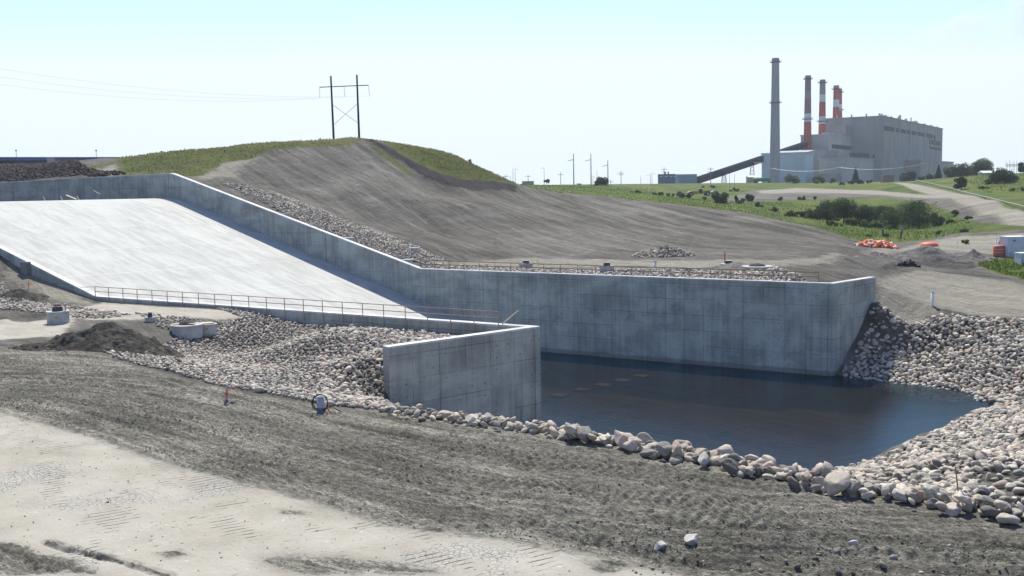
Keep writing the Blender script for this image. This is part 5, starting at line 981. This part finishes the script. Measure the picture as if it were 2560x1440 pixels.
TR=[(2066,552,330,56,56,'bush',0,'rounded dark green tree at the left of the valley thicket'),(2108,562,322,74,64,'tree',0,'dark tree left of the middle of the valley thicket'),(2150,564,318,66,68,'bush',0,'broad dark tree in the middle of the valley thicket'),(2203,550,345,58,50,'tree',1,'lighter green narrow tree toward the right of the thicket'),(2238,560,322,66,66,'tree',1,'mid green tree left of the big dark thicket bush'),(2284,545,345,56,44,'tree',0,'tree top showing behind the big dark thicket bush'),(2296,576,300,76,108,'bush',0,'biggest darkest bush at the right end of the thicket'),(2338,560,305,40,34,'bush',0,'small dark bush against the right flank of the biggest bush'),(2030,552,335,26,42,'bush',1,'low green bush at the thicket left end'),(2000,545,350,18,40,'bush',1,'lowest leftmost bush of the valley thicket'),(2175,566,312,22,50,'bush',2,'low light green bush before the thicket middle'),(2130,566,312,20,40,'bush',2,'low light green bush before the left half of the thicket'),
(1802,523,395,31,42,'bush',0,'round dark bush standing alone by the dirt hill edge'),(1838,508,430,15,15,'bush',0,'tiny round bush right of the lone round bush'),(1876,511,425,19,27,'bush',0,'small dark bush on the pale flat right of the lone round bush'),(1858,510,428,9,12,'bush',1,'very small bush left of the dark bush on the pale flat'),(1951,507,430,9,12,'bush',1,'small roadside bush on the pale flat, left of three'),(1998,506,430,9,9,'bush',1,'small roadside bush on the pale flat, middle of three'),(2009,506,430,10,10,'bush',0,'small roadside bush on the pale flat, beside the middle one'),(2038,505,430,10,8,'bush',0,'small roadside bush on the pale flat, right of three'),
(1510,463,560,24,34,'tree',0,'round dark tree on the skyline beside a tall lamp pole'),(1492,463,560,14,15,'bush',0,'small bush touching the round skyline tree'),(1367,464,560,17,14,'tree',4,'small airy tree on the skyline below a curved lamp pole'),(1304,468,300,12,14,'bush',4,'sage green bush at the hill foot on the skyline'),(1326,473,300,14,18,'bush',4,'larger sage green bush before the site office'),(1368,482,320,16,20,'bush',4,'sage bush in the green field right of the hill'),(1398,482,320,14,30,'bush',4,'wide sage bush in the green field'),(1175,408,236,9,7,'bush',1,'single tiny shrub on the skyline of the hill shoulder'),
(2139,454,700,40,23,'conifer',3,'dark conifer in front of the power station'),(2346,446,650,42,25,'conifer',3,'dark conifer at the right end of the power station'),(2270,448,680,28,38,'tree',0,'round tree in front of the plant right of the brick hut'),(2306,449,660,15,26,'bush',1,'low bush right of the round tree by the plant'),(2325,446,655,22,24,'bush',1,'greyish tree left of the right conifer'),(2378,441,600,36,42,'tree',1,'tree at the left of the big tree group upper right'),(2412,440,590,44,50,'tree',0,'dense tree inside the big tree group upper right'),(2452,436,580,50,56,'tree',1,'tallest spreading tree of the group at the upper right'),(2488,432,600,26,44,'tree',0,'low tree right of the tallest spreading tree'),(2557,442,560,42,22,'tree',0,'dark tree cut by the right frame edge beside the gantry'),
(2403,477,420,34,34,'tree',0,'dark round tree on the bank right of the gravel road'),(2506,468,430,38,52,'bush',0,'big dark bush on the bank at the far right'),(2534,462,440,20,28,'bush',1,'small bush right of the big dark bush'),(2455,486,410,9,40,'bush',1,'low scrub on the bank between the two dark bushes'),
(1982,453,720,26,32,'tree',4,'brownish tree before the pale blue plant wing'),(2046,455,700,19,28,'bush',0,'dark bush left of the conifer by the plant'),(2040,461,690,12,12,'bush',2,'light small bush under the dark bush by the plant'),(2083,459,690,17,14,'bush',4,'pale small tree between dark bush and conifer'),(2105,464,600,8,16,'bush',1,'first low bush of the row below the plant'),(2128,465,600,9,24,'bush',0,'second low bush of the row below the plant'),(2152,466,600,10,22,'bush',0,'third low bush of the row below the plant'),(2176,466,600,8,18,'bush',0,'last low bush of the row below the plant'),
(1703,501,430,15,28,'bush',4,'sage bush left of the yellow earthmover'),(1723,496,440,18,16,'bush',1,'dark narrow bush just behind the yellow earthmover'),(1645,498,440,9,42,'bush',4,'wide low sage scrub at the edge of the green field'),(1760,506,420,8,14,'bush',1,'low bush in front of the yellow earthmover'),
(1975,540,350,16,38,'bush',1,'grey green scrub left of the valley thicket, nearest to it'),(1935,532,370,13,34,'bush',2,'fresh green scrub farther left of the valley thicket'),(1895,524,385,11,30,'bush',1,'low scrub halfway between the lone round bush and the thicket'),(1850,520,395,10,26,'bush',2,'bright low scrub just right of the lone round bush'),
(2085,572,300,14,44,'bush',2,'bright green scrub at the foot of the thicket left part'),(2215,568,310,16,40,'bush',2,'bright green scrub before the lighter thicket trees'),(2375,552,320,12,26,'bush',1,'scrub on the slope right of the biggest bush'),(2420,562,300,9,30,'bush',4,'sage scrub on the lower right slope of the valley'),(1680,486,470,8,40,'bush',4,'thin sage scrub on the green field above the earthmover'),(1590,484,440,7,34,'bush',1,'dark low scrub in the middle of the green field'),(1835,476,560,8,40,'bush',1,'dark scrub patch above the parked car'),(1770,470,600,7,44,'bush',4,'pale scrub patch on the skyline slope before the conveyor'),(2480,470,430,12,36,'bush',1,'scrub between the gravel road bank and the big dark bush'),(2545,488,380,12,40,'bush',2,'bright scrub low on the far right bank'),
(2388,531,330,17,18,'bush',1,'small bush on the slope below the gravel road'),(2175,592,230,9,26,'bush',4,'dark reedy clump left of the short dark post'),(2212,594,232,9,20,'bush',4,'dark reedy clump beside the short dark post'),(2344,586,235,10,14,'bush',4,'sage clump below the green slope'),(2410,588,235,10,22,'bush',4,'pale sage clump beside the yard'),(2411,612,205,12,20,'bush',2,'bright green weed clump on the yard'),(2505,605,200,10,14,'bush',2,'weed clump beside the white container')]
for x,y,d,hp,wp,kd,mt,lab in TR: plant(x,y,d,hp,wp,kd,lab,'tree' if kd=='tree' else('conifer_tree' if kd=='conifer' else 'bush'),'tree' if kd!='bush' else 'bush',mt)
# grass stand that breaks the edges of the green slopes
def tufts(name,label,polyw,sp,h0,h1,seed,mat,dens=.6):
    x,y=scatter(polyw,sp,.5,seed); kk=fbm(x*.15,y*.15,3,seed)>-.12+(.5-dens)*.3; x,y=x[kk],y[kk]; r=np.random.default_rng(seed); n=len(x); z=gz(x,y); h=(h0+(h1-h0)*r.beta(1.2,3,n))*.62; w_=h*r.uniform(.25,.6,n); a=r.uniform(0,3.14,n); dx,dy=np.cos(a)*w_,np.sin(a)*w_; lx,ly=r.normal(0,.25,n)*h,r.normal(0,.25,n)*h
    V=np.stack([np.stack([x-dx,y-dy,z-.1],1),np.stack([x+dx,y+dy,z-.1],1),np.stack([x+lx+dx*.5,y+ly+dy*.5,z+h],1),np.stack([x+lx-dx*.6,y+ly-dy*.6,z+h*.8],1)],1).reshape(-1,3); me=npmesh(name,V,np.arange(4*n).reshape(n,4)); attr(me,'tint',np.repeat(r.uniform(0,1,n),4)); tag(link(name,me,mat),label,'grass',kind='stuff')
GM=m_leaf('grass_blade',(.10,.145,.032),.35,.6); GM2=m_leaf('dry_grass_blade',(.14,.142,.048),.35,.6)
hl=poly([(300,'d',300),(420,'d',275),(560,'d',262),(760,'d',252),(905,'d',246),(905,'d',239),(870,'d',234),(760,'d',233),(690,'d',232),(640,'d',226),(560,'d',222),(505,'d',208),(465,'d',198),(420,'d',190),(320,'d',205)])
tufts('hill_grass','rough green and olive grass on the left flank and crest of the hill',hl,.8,.25,.8,201,GM2)
hr=poly([(940,'d',242),(940,'d',252),(1100,'d',250),(1300,'d',250),(1300,'d',237)]+[(1290,462),(1180,447),(1100,424),(1010,381)])
tufts('hill_grass','olive grass on the right shoulder of the hill',hr,.7,.25,.7,203,GM2)
tufts('field_grass','long green grass at the lower right beyond the pad',poly([(2440,662),(2490,647),(2560,645),(2640,650),(2640,705),(2560,698),(2490,680)]),.35,.3,.9,205,GM)
vf=poly([(2030,'d',228),(2120,597),(2180,606),(2240,604),(2330,597),(2400,586),(2440,'d',262),(2400,'d',330),(2200,'d',380),(1900,'d',420),(1640,'d',440),(1640,'d',258),(1900,'d',244)]); tufts('field_grass','mixed grass and weeds over the valley floor',vf,1.15,.3,1.0,207,GM)
vf=poly([(1300,'d',262),(1640,'d',258),(1640,'d',560),(1300,'d',560)]); tufts('field_grass','meadow grass of the green field right of the hill',vf,1.8,.4,1.0,209,GM)
vf=poly([(2470,'d',385),(2600,'d',370),(2600,'d',470),(2380,'d',540)]); tufts('field_grass','grass on the high bank at the upper right',vf,1.3,.3,1.1,211,GM)
# ---------------------------------------------------------------- air
def haze(dens=.00011):
    m=MB(); m.prism([(-2600,-300),(2900,-300),(2900,3200),(-2600,3200)],-27.5,128); k=bpy.data.materials.new('haze'); k.use_nodes=True; t=k.node_tree; t.nodes.remove(t.nodes['Principled BSDF']); pv=t.nodes.new('ShaderNodeVolumePrincipled')
    pv.inputs['Color'].default_value=(.80,.88,1,1); pv.inputs['Density'].default_value=dens; pv.inputs['Anisotropy'].default_value=.3; t.links.new(pv.outputs[0],t.nodes['Material Output'].inputs['Volume'])
    tag(m.build('haze',k),'thin summer haze filling the valley air','haze',kind='stuff')
haze()
C.cycles.volume_bounces=0
def smoke():
    q=np.linspace(0,1,14); A=up(2098,214,1085); B=up(2700,20,1300); m=MB(); P=[A+(B-A)*t+Vector((0,0,16*math.sin(t*2.6))) for t in q]; m.tube(P,[3+30*t**.7 for t in q],14)
    k=bpy.data.materials.new('smoke'); k.use_nodes=True; t=k.node_tree; t.nodes.remove(t.nodes['Principled BSDF']); pv=t.nodes.new('ShaderNodeVolumePrincipled'); pv.inputs['Color'].default_value=(.97,.98,1,1); pv.inputs['Anisotropy'].default_value=.45
    g=t.nodes.new('ShaderNodeNewGeometry'); mp=t.nodes.new('ShaderNodeMapping'); mp.inputs['Scale'].default_value=(.010,.010,.03); nz=t.nodes.new('ShaderNodeTexNoise'); nz.inputs['Scale'].default_value=1; nz.inputs['Detail'].default_value=4; mr=t.nodes.new('ShaderNodeMapRange'); mr.inputs[1].default_value=.42; mr.inputs[2].default_value=.75; mr.inputs[4].default_value=.02
    t.links.new(g.outputs['Position'],mp.inputs[0]); t.links.new(mp.outputs[0],nz.inputs['Vector']); t.links.new(nz.outputs['Fac'],mr.inputs[0]); t.links.new(mr.outputs[0],pv.inputs['Density']); t.links.new(pv.outputs[0],t.nodes['Material Output'].inputs['Volume'])
    tag(m.build('smoke_plume',k),'very faint white smoke drifting right from the banded chimneys','smoke',kind='stuff')
smoke()
#@@PART6@@
